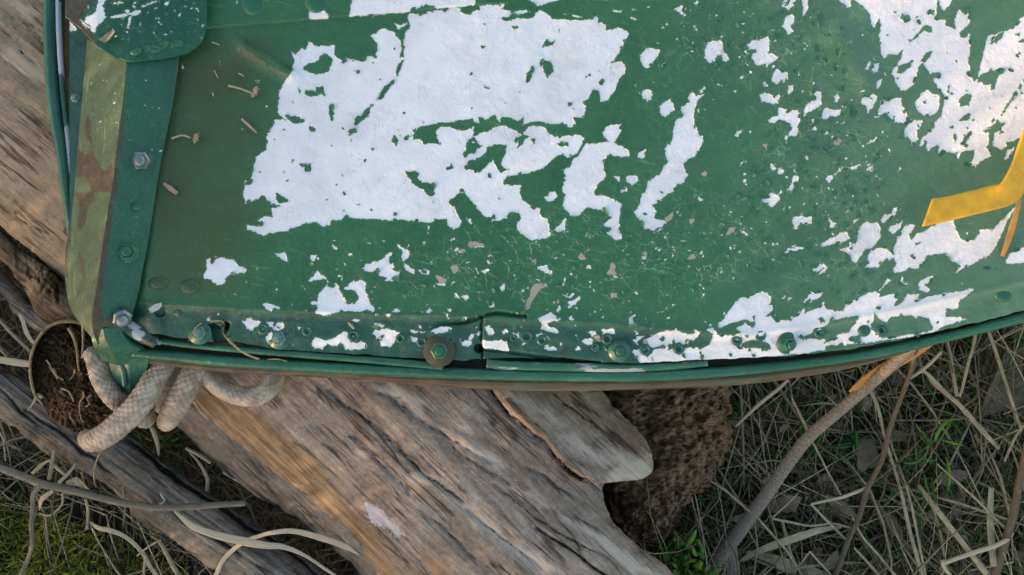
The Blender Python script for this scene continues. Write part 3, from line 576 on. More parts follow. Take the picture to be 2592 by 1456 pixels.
# ---------------------------------------------------------------- ground
def ground():
    c = np.concatenate([-np.geomspace(180, .9, 26), np.linspace(-.8, .8, 130), np.geomspace(.9, 180, 26)])
    X, Y = np.meshgrid(c, c)
    Z = .022*fbm(X*9, Y*9, 4, 5) + .008*fbm(X*60, Y*60, 3, 9) - .004
    far = np.hypot(X, Y) > .85; Z = np.where(far, -.006, Z)
    V = np.stack([X, Y, Z], -1).reshape(-1, 3)
    m = plain('dark_earth', (.045, .037, .028), (.10, .082, .062), 90, .95, .004, .1)
    o = mk('ground', V, grid_faces(len(c), len(c)), m, None, None, True, (0, 0, 0)); o['kind'] = 'structure'
ground()

# ---------------------------------------------------------------- the boat
BZ = .20
boat = empty('metal_boat', tuple(P(1296, 500, .178)), 'old metal boat hull in flaking green paint over white, edged with a riveted tube rail', 'boat')
TEAR = q_(F2, "1060,470 1100,430 1200,380 1350,370 1500,362 1640,322 1720,288 1800,265 1900,250 2050,265 2240,292")
TEARV = q_(F2, "2240,292 2238,130"); SEAM = q_(F2, "1720,300 1710,450 1710,600 1715,780 1740,860")
LAP = q_(F2, "1715,690 2000,715 2576,795", F3, "300,815 660,850")
HOLE1 = q_(F1, "880,400 960,380 1060,430 1100,370 1150,380 1140,440 1090,520 1130,580 1080,630 1030,620 960,580 940,480")
def hull_h(X, Y):
    """height of the sheet above BZ, metres, over photo pixels"""
    h = .016*np.clip((X-1750)/900, 0, 2)**2 + .0035*np.clip((900-X)/500, 0, 1.1)**2 - .006*sstep(390, 320, X) + .006*np.clip((250-Y)/500, 0, 1)**2
    yb = interp(BEND, X)
    h = h - .0016*sstep(-8, 8, Y-yb) - .000035*np.clip(Y-yb, 0, 200) + .0012*np.exp(-((Y-yb)/11.)**2) + .0022*fbm(X/55., Y/40., 3, 66)*sstep(-10, 30, Y-yb)
    ys = 72 - (X-510)*(64/745.)
    h = h + .0016*sstep(1.5, -1.5, Y-ys)*sstep(505, 520, X)*sstep(1330, 1180, X)
    h = h + .0011*fbm(X/190., Y/190., 3, 1) + .00035*fbm(X/38., Y/38., 3, 2)
    d = seg_dist(X, Y, [(620, 108), (680, 150), (738, 180)])
    side = (Y-108) - (X-620)*.62
    h = h + .0036*np.exp(-(d/26.)**2)*sstep(-4, 6, side) - .0012*np.exp(-(d/5.)**2)
    d = seg_dist(X, Y, TEAR); wd = sstep(1075, 1200, X)
    yt = interp(TEAR, X)
    h = h - .0045*np.exp(-(d/4.2)**2)*(.25+.75*wd)
    h = h + .0022*np.exp(-np.clip(yt-Y, 0, 300)/45.)*sstep(2, -2, Y-yt)*sstep(1090, 1200, X)*sstep(1331, 1327, X)
    d = seg_dist(X, Y, SEAM)
    h = h - .0040*np.exp(-(d/2.6)**2)
    h = h + .0009*np.exp(-np.clip(X-1220, 0, 300)/60.)*sstep(-2, 2, X-1220)*sstep(790, 800, Y)
    d = seg_dist(X, Y, LAP)
    h = h - .0030*np.exp(-(d/3.5)**2)
    yl = interp(LAP, X)
    h = h - .0022*sstep(-2, 2, Y-yl)*sstep(1215, 1225, X)*sstep(1560, 1480, X)
    h = h - .008*sstep(-3, 3, poly_in(X, Y, HOLE1))
    for x, y, r, dp in ((1212, 882, 11, .008), (895, 851, 8, .005), (2231, 837, 10, .008), (1508, 880, 9, .004), (405, 789, 13, .003), (573, 823, 8, .006)):
        h = h - dp*sstep(r+2, r-2, np.hypot(X-x, Y-y))
    d = seg_dist(X, Y, [(1700, 560), (1900, 330), (2110, 60), (2160, -60)])   # broad crease running up the sheet
    h = h - .0013*np.exp(-(d/55.)**2)
    d = seg_dist(X, Y, [(2120, 90), (2190, 190)])
    h = h + .0022*np.exp(-(d/40.)**2)
    return h
def hz(x, y): return BZ + float(hull_h(np.array([float(x)]), np.array([float(y)]))[0])
def blob(X, Y, cx, cy, sx, sy): return np.exp(-((X-cx)/sx)**2 - ((Y-cy)/sy)**2)
def paint_attrs(X, Y, peel, rust=None, prim=None, crk=None, olive_tint=None, teal=None, sky_sheen=None):
    z = np.full(X.size, -40.)
    f = lambda a, e: e if a is None else np.asarray(a).ravel()
    return {'peel': f(peel, z), 'rust': f(rust, z), 'prim': f(prim, z), 'crk': f(crk, z*0), 'olive_tint': f(olive_tint, z*0), 'teal': f(teal, z*0), 'sky_sheen': f(sky_sheen, z*0)}
WH.append(q_((0, 0, .2101), "835,255 930,365 870,380 835,385"))
px_m = .00025
M_FLAKEGREEN = plain('flake_green', (.028, .125, .062), (.05, .17, .095), 200, .45, .0002)
def hull():
    xs = np.concatenate([np.arange(176, 2610, 2.5), np.linspace(2615, 3000, 24)])
    vs = np.concatenate([np.linspace(-.30, -.005, 12), np.linspace(0, 1, 366)])
    ye = interp(ED, xs); ye[xs < 300] = np.interp(xs[xs < 300], [176, 300], [700, 838])
    ye = ye + 8*fbm(xs/30., xs*0, 4, 4)
    X = np.repeat(xs[None], len(vs), 0); Y = vs[:, None]*ye[None]
    wh = union(X, Y, WH); ho = union(X, Y, HO)
    peel = np.minimum(wh, -(ho+1.3))
    h = hull_h(X, Y) + .0003*sstep(1.5, -1.5, peel)
    crk = (blob(X, Y, 1500, 650, 230, 110) + blob(X, Y, 2080, 430, 190, 260) + .8*blob(X, Y, 1950, 90, 250, 110) + blob(X, Y, 1730, 600, 170, 140)
           + .9*blob(X, Y, 1250, 660, 170, 80) + .5*blob(X, Y, 2200, 700, 250, 90) + .5*blob(X, Y, 1000, 720, 160, 60) + .4*blob(X, Y, 1700, 250, 130, 160))
    olive_tint = .88*sstep(760, 560, X + .12*(Y-400))*sstep(820, 700, Y)*sstep(40, 140, Y)*sstep(330, 420, X)  # olive tint over the left of the sheet, fading out to the right
    yb_ = interp(BEND, X)
    teal = .85*sstep(-14, 8, Y-yb_ + 14*fbm(X/30., Y/30., 3, 44))*sstep(2500, 1700, X) + .95*sstep(300, 260, X) + .55*sstep(470, 380, X)*sstep(740, 800, Y)*sstep(8, -14, Y-yb_)
    sky_sheen = .74*sstep(1500, 2450, X + .15*(600-Y))  # sky glare put into the paint colour, stronger towards the right
    at = paint_attrs(X, Y, peel, None, union(X, Y, PRIM), np.clip(crk, 0, 1), olive_tint, teal, sky_sheen)
    # small flakes of green paint curling up along the edges of the bare patches
    r = np.random.default_rng(5)
    ok = np.nonzero((np.abs(peel) < 1.6).ravel() & (X.ravel() > 420) & (X.ravel() < 2580) & (Y.ravel() > 5))[0]
    pk = np.concatenate([r.choice(ok, 420), r.choice(np.nonzero((crk.ravel() > .55) & (peel.ravel() < -6))[0], 420)])
    gyv, gxv = np.gradient(peel); gxv, gyv = gxv.ravel(), gyv.ravel()
    FV, FF = [], []
    for n_, i in enumerate(pk):
        x, y, z = X.ravel()[i], Y.ravel()[i], BZ + h.ravel()[i]
        th = math.atan2(gyv[i], gxv[i]) + r.normal(0, .5) if n_ < 420 else r.uniform(0, 6.28)
        s_ = r.uniform(2.5, 8.) if n_ < 420 else r.uniform(2.5, 7); w_ = s_*r.uniform(.7, 1.9); lift = px_m*s_*r.uniform(.25, .8)
        ca, sa = math.cos(th), math.sin(th); o = len(FV)
        for lx_, ly_, lz_ in ((-s_*.7, -w_*.8, .00012), (-s_*.8, w_*.7, .00012), (0, -w_*r.uniform(.7, 1.1), lift*.25), (0, w_*r.uniform(.7, 1.1), lift*.25), (s_*r.uniform(.5, 1), -w_*r.uniform(.1, .7), lift), (s_*r.uniform(.5, 1.1), w_*r.uniform(.1, .7), lift)):
            FV.append(P(x+lx_*ca-ly_*sa, y+lx_*sa+ly_*ca, z+lz_))
        FF += [(o, o+1, o+3, o+2), (o+2, o+3, o+5, o+4)]
    fl = mk('lifted_flakes', np.array(FV), FF, M_FLAKEGREEN, boat, None, False); fl['kind'] = 'stuff'
    V = P(X, Y, BZ + h)
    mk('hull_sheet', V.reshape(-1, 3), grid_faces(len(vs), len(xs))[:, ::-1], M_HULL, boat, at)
hull()

def sheet(name, rows, mat, parent, nu, nv, white=(), rust=(), hole=(), disp=None, olive_tint=0.):
    """lofted sheet: rows of (px, py, z) polylines, joined straight; paint wear traced on it"""
    R = [resample(r, nu) for r in rows]
    out = []
    for a, b in zip(R[:-1], R[1:]):
        t = np.linspace(0, 1, nv, endpoint=False)[:, None, None]
        out.append(a[None]*(1-t) + b[None]*t)
    G = np.concatenate(out + [R[-1][None]], 0)
    X, Y, Z = G[..., 0], G[..., 1], G[..., 2]
    if disp is not None: Z = Z + disp(X, Y)
    pe = union(X, Y, white) if len(white) else None
    if pe is not None and len(hole): pe = np.minimum(pe, -union(X, Y, hole))
    ru = union(X, Y, rust) if len(rust) else None
    return mk(name, P(X, Y, Z).reshape(-1, 3), grid_faces(G.shape[0], nu), mat, parent, paint_attrs(X, Y, pe, ru, None, None, np.full(X.shape, olive_tint)))

# rim: channel coloured as a shaded gap, lip, upper rail, worn rub strip
edx = np.linspace(300, 2990, 160)
RAIL = [(338, 893), (450, 903), (600, 917), (900, 934), (1200, 947), (1500, 953), (1700, 950), (1900, 935), (2142, 906), (2303, 875), (2592, 802), (2950, 690)]
ry = interp(RAIL, edx)
def pl(x, y, z): return np.stack([x, y, np.broadcast_to(z, x.shape)], -1)
rim_rise = .016*np.clip((edx-1750)/900, 0, 2)**2
sheet('rim_channel_shade', [pl(edx, interp(ED, edx)-16, .1905+rim_rise), pl(edx, interp(ED, edx)+2, .186+rim_rise), pl(edx, ry+4, .186+rim_rise)], M_DARKGAP, boat, 200, 4)
def rz_(pts, z): return [(x, y, z + .016*max(0, min(2, (x-1750)/900))**2) for x, y in pts]
wob = lambda s, k=.05: (lambda u, a: k*fbm(u*60, np.cos(a)*1.5, 3, s) + k*.6*fbm(u*300, np.sin(a)*3, 2, s+1))
pxtube('rail', rz_(RAIL, .191), [14, 14, 15, 14, 14, 13, 13, 13], M_RAIL, boat, n=400, m=20, disp=wob(3, .16))
RUB = [(372, 908), (450, 917), (600, 930), (880, 945), (1200, 965), (1500, 970), (1862, 957), (2034, 937), (2142, 921), (2222, 905), (2302, 884)]
pxtube('rub_strip', rz_(RUB, .184), [12, 14, 15, 16, 19, 20, 20, 19, 18, 15, 6], M_RUB, boat, n=400, m=20, disp=wob(8, .09))
pxtube('worn_edge', rz_([(2290, 889), (2360, 868), (2440, 846), (2520, 824), (2592, 811), (2760, 760), (2950, 700)], .188), [3, 6, 6, 5, 5, 5], plain('worn_pale_edge', (.40, .36, .34), (.16, .20, .17), 180, .7, .0006), boat, n=120, m=12, disp=wob(9, .2))
pxtube('lip_strip', [(398, 862, .1935), (466, 872, .1935), (602, 885, .1935), (880, 907, .1935), (1000, 917, .1935), (1122, 928, .1935)], [8, 8, 9, 9, 10], M_RAIL, boat, n=160, m=12, disp=wob(5), flat=.8)
pxtube('inner_rail', [(1232, 921, .192), (1300, 926, .192), (1400, 929, .192), (1500, 931, .192), (1600, 931, .192), (1700, 927, .192), (1790, 919, .192)], [12, 12, 12, 12, 11, 9], M_INNER, boat, n=160, m=16, disp=wob(6))
# rails along the left edge
pxtube('rail', [(126, -260, .194), (126, 0, .194), (128, 130, .194), (136, 260, .194), (155, 380, .193), (167, 470, .192), (176, 540, .190), (181, 590, .188)], [16, 16, 16, 16, 15, 14, 13, 11], paint('left_rail_paint', (.016, .085, .062), (.028, .125, .095), 'noise', .24, stretch=(1, .3, 1)), boat, n=220, m=20, disp=wob(12, .03))
pxtube('inner_rail', [(147, -260, .195), (148, 0, .195), (152, 130, .195), (161, 250, .194), (172, 345, .193), (181, 430, .192), (187, 520, .190)], 7, paint('left_inner_paint', (.014, .07, .055), (.02, .09, .07), 'noise', .47, under=(.42, .45, .52), stretch=(1.3, .35, 1)), boat, n=180, m=12, disp=wob(14))
ly = np.linspace(-260, 600, 60)
lx = np.interp(ly, [-260, 130, 260, 380, 470, 600], [150, 152, 160, 172, 182, 195])
sheet('rim_channel_shade', [pl(lx-22, ly, .188), pl(lx+8, ly, .186), pl(lx+34, ly, .190)], M_DARKGAP, boat, 80, 4)

# angle bracket along the left end
brk = sheet  # both faces are lofted sheets
A_ = [(221, 100, .199), (213, 190, .199), (205, 280, .199), (187, 480, .198), (170, 600, .197), (164, 690, .196), (177, 775, .195), (208, 825, .194), (243, 868, .193)]
B_ = [(322, 150, .223), (314, 230, .223), (305, 300, .223), (287, 450, .222), (268, 570, .221), (246, 720, .219), (235, 790, .216), (236, 838, .210), (247, 870, .204)]
C_ = [(456, 128, .2085), (444, 220, .2085), (432, 290, .208), (404, 430, .207), (377, 600, .206), (360, 690, .205), (349, 750, .204), (318, 830, .202), (268, 876, .199)]
lower = lambda L, dz, dx=0, dy=0: [(x+dx, y+dy, z+dz) for x, y, z in L]
bracket = bpy.data.objects.new('angle_bracket', None); COL.objects.link(bracket); bracket.parent = boat
bracket.location = Vector(P(300, 450, .199)) - boat.location
G_ = (0, 0, .2101)
rust_edge = [(316, 235, ), (309, 300), (298, 360), (280, 500), (262, 600), (243, 730), (232, 800), (238, 850), (262, 872), (268, 840), (258, 780), (262, 700), (272, 640), (282, 570), (298, 450), (312, 330)]
OL_RUST = [q_(T1, "565,1110 600,1130 650,1170 690,1130 720,1200 790,1290 840,1240 850,1300 850,1447 700,1447 640,1330 560,1345"), q_(T4, "520,0 700,0 720,60 690,90 650,160 640,240 600,300 585,250 600,100 570,30"),
           q_(T4, "590,440 615,500 650,530 632,560 640,620 620,635 585,590 610,560 600,500"), q_(T4, "490,380 510,360 505,640 488,640"), q_(T4, "520,170 535,180 530,400 515,420"),
           [(287, 450), (275, 520), (262, 600), (240, 740), (228, 800), (236, 842), (247, 870), (254, 868), (260, 700), (300, 450)], q_(T1, "640,960 660,870 690,930 680,1000 700,1110 640,1020"), q_(T1, "915,850 950,860 880,1290 850,1280"), q_(T1, "655,430 668,440 640,560 630,560")]
OL_W = chips(14, 225, 150, 310, 330, 1., 3, 21, 4)
sheet('side_face', [A_, B_], M_OLIVE, bracket, 300, 44, white=OL_W, rust=OL_RUST, disp=lambda X, Y: .0007*fbm(X/40, Y/40, 4, 3))
sheet('top_face', [lower(B_, .0003), C_, lower(C_, -.006, 1, 1)], M_DARKGREEN, bracket, 300, 40, rust=[rust_edge, q_(F1, "-340,300 -250,300 -200,560 -100,700 -320,640")], white=chips(8, 330, 150, 440, 420, 1, 2.5, 22),
      disp=lambda X, Y: .0006*fbm(X/60, Y/60, 3, 6))

# gusset plate at the top of the bracket
gx = np.linspace(165, 524, 90)
gyb = np.interp(gx, [165, 205, 245, 290, 330, 400, 450, 480, 505, 518, 524], [42, 72, 118, 146, 158, 151, 142, 132, 114, 92, 62])
gz = np.interp(gx, [165, 245, 330, 460, 524], [.2245, .2255, .2240, .2130, .2110]) + .001
G_W = [q_(G_, "1180,-40 1270,-40 1270,0 1250,40 1240,80 1265,95 1250,140 1270,190 1280,210 1230,260 1190,300 1160,330 1150,400 1100,370 1090,300 1020,270 1040,210 1120,180 1160,120 1180,50"), q_(G_, "1500,130 1540,108 1562,130 1530,158"), q_(G_, "1590,160 1620,125 1680,118 1705,140 1650,180 1600,188"),
       q_(G_, "1330,205 1450,178 1580,158 1580,178 1450,202 1340,218"), q_(G_, "1560,190 1588,200 1570,260 1552,345 1528,340 1550,260"), q_(G_, "1600,70 1640,60 1640,100 1610,95"), q_(G_, "1700,72 1780,38 1890,6 1890,25 1790,62 1710,88"), q_(G_, "1970,62 2010,28 2032,30 2000,68"),
       q_(G_, "1340,30 1450,18 1480,35 1380,52"), q_(G_, "1620,18 1660,18 1640,55 1600,48"), q_(G_, "1280,250 1292,255 1285,285"), q_(G_, "1455,295 1480,290 1475,320"), q_(G_, "1855,315 1880,310 1870,335"), q_(G_, "1470,235 1505,208 1490,240"), q_(G_, "2150,190 2180,150 2170,210"), q_(G_, "940,200 1000,260 1080,330 1060,350 960,280")]
G_W += chips(50, 250, -20, 520, 110, 1, 4, 61, 3)
G_W += chips(22, 200, 10, 245, 110, 1.5, 5, 23, 2.4)
G_R = [q_(G_, "760,-300 1030,-300 1080,40 1020,110 1020,180 960,230 1000,290 1080,360 1140,450 1200,560 1150,540 1050,450 900,300 790,190")]
rows = [np.stack([gx, -260+(gyb+260)*t, gz - .0*t], -1) for t in (0, .55, .8, 1)]
rows.append(np.stack([gx+1, gyb+3, gz-.0035], -1))
sheet('gusset_plate', rows, M_DARKGREEN, boat, 240, 30, white=G_W, rust=G_R, disp=lambda X, Y: .0010*fbm(X/30, Y/30, 4, 7)*sstep(40, 130, Y) + .0005*fbm(X/60, Y/60, 3, 8))
DOME = [(1, 0), (.97, .22), (.82, .48), (.55, .66), (.25, .74), (0, .75)]
px = lambda n, z=.2: n*(CAM_Z-z)/FPX
def dome(name, x, y, z, r, mat, hgt=1., sx=1., sy=1., rot=0., m=20, parent=boat):
    R = px(r, z); return lathe(name, [(a*R, b*R*hgt) for a, b in DOME], mat, parent, tuple(P(x, y, z)), m, sx, sy, rot)
bead0 = dome('weld_bead', 345, 133, .2235, 13, M_GREEN, 1.2, 1.3, .8, .3)
for x, y, s, r in ((368, 128, 1.1, .2), (390, 126, 1.25, -.4), (412, 118, 1.2, .3), (432, 122, .9, .8), (448, 112, 1.1, -.2), (400, 108, .9, .5), (380, 112, .7, 0)):
    copy_part(bead0, boat, P(x, y, float(np.interp(x, gx, gz))-.002), s, r)
dome('plate_rivet', 470, 62, .211, 27, M_GREEN, .55, 1., .95)
for x, y, r in ((640, 8, 32), (800, 4, 30)): dome('plate_rivet', x, y, hz(x, y)-.0005, r, M_GREEN, .35)
for x, y, r, sx, sy in ((402, 717, 23, 1.15, .75), (481, 726, 26, 1.05, .75), (452, 787, 12, .9, 1.2), (345, 524, 11, 1.2, .8), (2187, 836, 17, 1., 1.), (2540, 748, 19, 1.2, .9), (1128, 860, 9, 1, 1), (2500, 679, 10, 1.5, .7), (2526, 681, 7, 1.4, .8)):
    dome('rivet', x, y, (hz(x, y) if x != 345 else .2145)-.0004, r, M_DULL if (y > 700 and x < 500) else M_TEAL, .55, sx, sy)
# hollow pop rivets along the flange
RING = [(1.08, -.12), (1.05, .12), (.92, .30), (.74, .36), (.56, .30), (.46, .05), (.42, -.25), (.2, -.3), (0, -.3)]
r0 = None
for i, (x, y, r) in enumerate(((667, 833, 15), (737, 835, 11), (778, 838, 13), (895, 851, 15), (1014, 857, 12), (1068, 866, 13), (1141, 859, 11), (1333, 852, 16), (1372, 861, 13), (1537, 858, 14), (1508, 880, 11), (1633, 885, 14), (1718, 883, 14), (1865, 862, 13), (1925, 850, 13), (2074, 839, 15), (1300, 855, 9), (2231, 837, 12))):
    loc = P(x, y, hz(x + (22 if r > 10 else 0), y)+.0002)
    if r0 is None:
        R = px(15); r0 = lathe('hollow_rivet', [(a*R, b*R) for a, b in RING], M_TEAL, boat, tuple(loc), 22)
    else: copy_part(r0, boat, loc, r/15., i*.7)
r1 = None
for x, y, r in ((667, 833, 7), (895, 853, 6), (1510, 883, 8), (2078, 842, 6), (1925, 852, 6), (1630, 885, 6)):
    R = px(r); lathe('rivet_pin', [(R, -.0012), (R*.9, .0004), (0, .0006)], M_BLUEGREY, boat, tuple(P(x, y, hz(x+24, y)+.0003)), 12)
def bolt(x, y, z, r, head, washer=None, wr=1.5, tilt=(0, 0), hexh=.9, wt=.22):
    b = bpy.data.objects.new('bolt', None); COL.objects.link(b); b.parent = boat
    b.location = Vector(P(x, y, z)) - boat.location
    R = px(r, z); n = Vector((tilt[0], tilt[1], 1)).normalized()
    o = np.array(P(x, y, z)); n = np.array(n)
    if washer: tube('washer', [o - n*R*.1, o + n*R*wt], R*wr, washer, b, n=3, m=28, smooth=False)
    h0 = o + n*R*(wt if washer else -.1)
    k = tube('hex_nut', [h0, h0 + n*R*hexh*.8, h0 + n*R*hexh], [R*1.05, R*1.05, R*.86], head, b, n=3, m=6, smooth=False)
    k.data.polygons.foreach_set('use_smooth', np.zeros(len(k.data.polygons), bool))
    tube('shank', [h0 + n*R*hexh*.9, h0 + n*R*(hexh+.45), h0 + n*R*(hexh+.55)], [R*.58, R*.58, R*.45], head, b, n=3, m=16, smooth=False)
    return b
bolt(358, 406, .211, 23, M_STEEL, M_GREEN, 1.25, (.28, -.18), .75)
bolt(325, 640, .210, 22, M_GREEN, M_GREEN, 1.2, (.25, .1), .6)
bolt(310, 802, .206, 24, M_STEEL, None, 1, (.5, -.45), .9)
bolt(506, 843, hz(520, 860), 17, M_BLUEGREY, M_GREEN, 1.75, (0, .05), .4)
bolt(708, 857, hz(725, 875), 18, M_BLUEGREY, M_TEAL, 1.55, (0, .05), .4)
bolt(1112, 888, .1965, 21, M_GREEN, M_RUSTY, 1.95, (.05, .02), .6)
bolt(1568, 888, hz(1600, 888), 20, M_TEAL, M_TEAL, 1.45, (0, 0), .5)
bolt(1992, 868, hz(1960, 868), 18, M_TEAL, M_TEAL, 1.6, (.25, -.25), .8)
bolt(194, 250, .197, 12, M_BLUEGREY, None, 1, (0, .15), .9)
# corner: welded knuckle, short flaked pipe, hanging lug
sheet('weld_knuckle', [[(236, 838, .206), (232, 858, .204), (240, 884, .198), (262, 915, .188)], [(262, 832, .209), (268, 862, .207), (282, 890, .202), (300, 925, .190)], [(300, 826, .203), (318, 858, .201), (338, 884, .197), (350, 918, .189)], [(318, 832, .193), (345, 862, .193), (372, 888, .191), (385, 915, .187)]],
      M_OLIVE, boat, 60, 16, rust=chips(14, 230, 840, 300, 900, 3, 9, 31), disp=lambda X, Y: .0016*fbm(X/22, Y/22, 4, 11))
bpy.data.objects['weld_knuckle'].data.materials[0] = M_RAIL
pxtube('flaked_pipe', [(318, 826, .197), (355, 846, .196), (398, 866, .195)], [20, 20, 18], paint('flaked_pipe_paint', (.012, .03, .03), (.02, .05, .045), 'noise', .50, under=(.42, .42, .46)), boat, n=50, m=24, disp=wob(17, .06))
for x, y in ((396, 862), (404, 868), (390, 870)): dome('weld_bead', x, y, .1975, 6, M_BLUEGREY, .8)
lx_ = np.array([272, 278, 290, 312, 326]); ly_ = np.array([890, 930, 962, 992, 1000])
sheet('hanging_lug', [list(zip(lx_, ly_, [.189, .182, .174, .165, .162])), [(322, 888, .1935), (325, 925, .188), (328, 960, .180), (330, 990, .170), (331, 1003, .163)], [(378, 912, .189), (372, 935, .182), (358, 965, .174), (340, 992, .165), (334, 1002, .162)], [(378, 912, .175), (372, 935, .170), (358, 965, .165), (340, 992, .160), (334, 1002, .158)]],
      M_TEAL, boat, 60, 14, disp=lambda X, Y: .0014*fbm(X/20, Y/20, 3, 13))
pxtube('lug_seam', [(300, 902, .1885), (312, 940, .184), (316, 975, .177)], 7, M_TEAL, boat, n=30, m=10, disp=wob(21, .2))

# ---------------------------------------------------------------- yellow bracket standing off the hull
yb = empty('yellow_bracket', tuple(P(2540, 600, hz(2540, 600))), 'bent flat strip painted yellow, standing off the green hull beside the white patch', 'bracket')
def thick_strip(name, L, Rr, mat, parent, th, nu=60, nv=8):
    A, B = resample(L, nu), resample(Rr, nu)
    t = np.linspace(0, 1, nv)[:, None, None]
    top = A[None]*(1-t)+B[None]*t; bot = top.copy(); bot[..., 2] -= th
    G = np.concatenate([top, bot[::-1]], 0)
    V = P(G[..., 0], G[..., 1], G[..., 2]).reshape(-1, 3); n = G.shape[0]
    F = grid_faces(n, nu); F = np.vstack([F, np.stack([(n-1)*nu+np.arange(nu-1), (n-1)*nu+np.arange(1, nu), np.arange(1, nu), np.arange(nu-1)], -1)])
    i = np.arange(nv-1)
    for c in (0, nu-1):
        F = np.vstack([F, np.stack([i*nu+c, (i+1)*nu+c, (n-2-i)*nu+c, (n-1-i)*nu+c], -1)])
    o = mk(name, V, F, mat, parent, {'grain': np.zeros((len(V), 3))}, False)
    return o
z0 = .234
thick_strip('arm', [(2359, 503, z0), (2400, 497, z0), (2470, 480, z0), (2515, 468, z0+.001), (2530, 466, z0+.002), (2541, 452, z0+.003), (2560, 415, z0+.004), (2580, 356, z0+.006), (2640, 190, z0+.010)],
            [(2333, 574, z0), (2380, 565, z0), (2450, 548, z0), (2520, 531, z0-.001), (2556, 520, z0-.003), (2585, 500, z0-.003), (2612, 440, z0), (2640, 370, z0+.004), (2700, 200, z0+.010)], M_YELLOW, yb, .0018)
thick_strip('leg', [(2576, 500, z0-.004), (2562, 550, .227), (2546, 600, .221), (2532, 648, hz(2534, 645)+.001)], [(2588, 506, z0-.004), (2577, 555, .227), (2562, 606, .221), (2542, 652, hz(2550, 650)+.001)], M_YELLOWDULL, yb, .002)

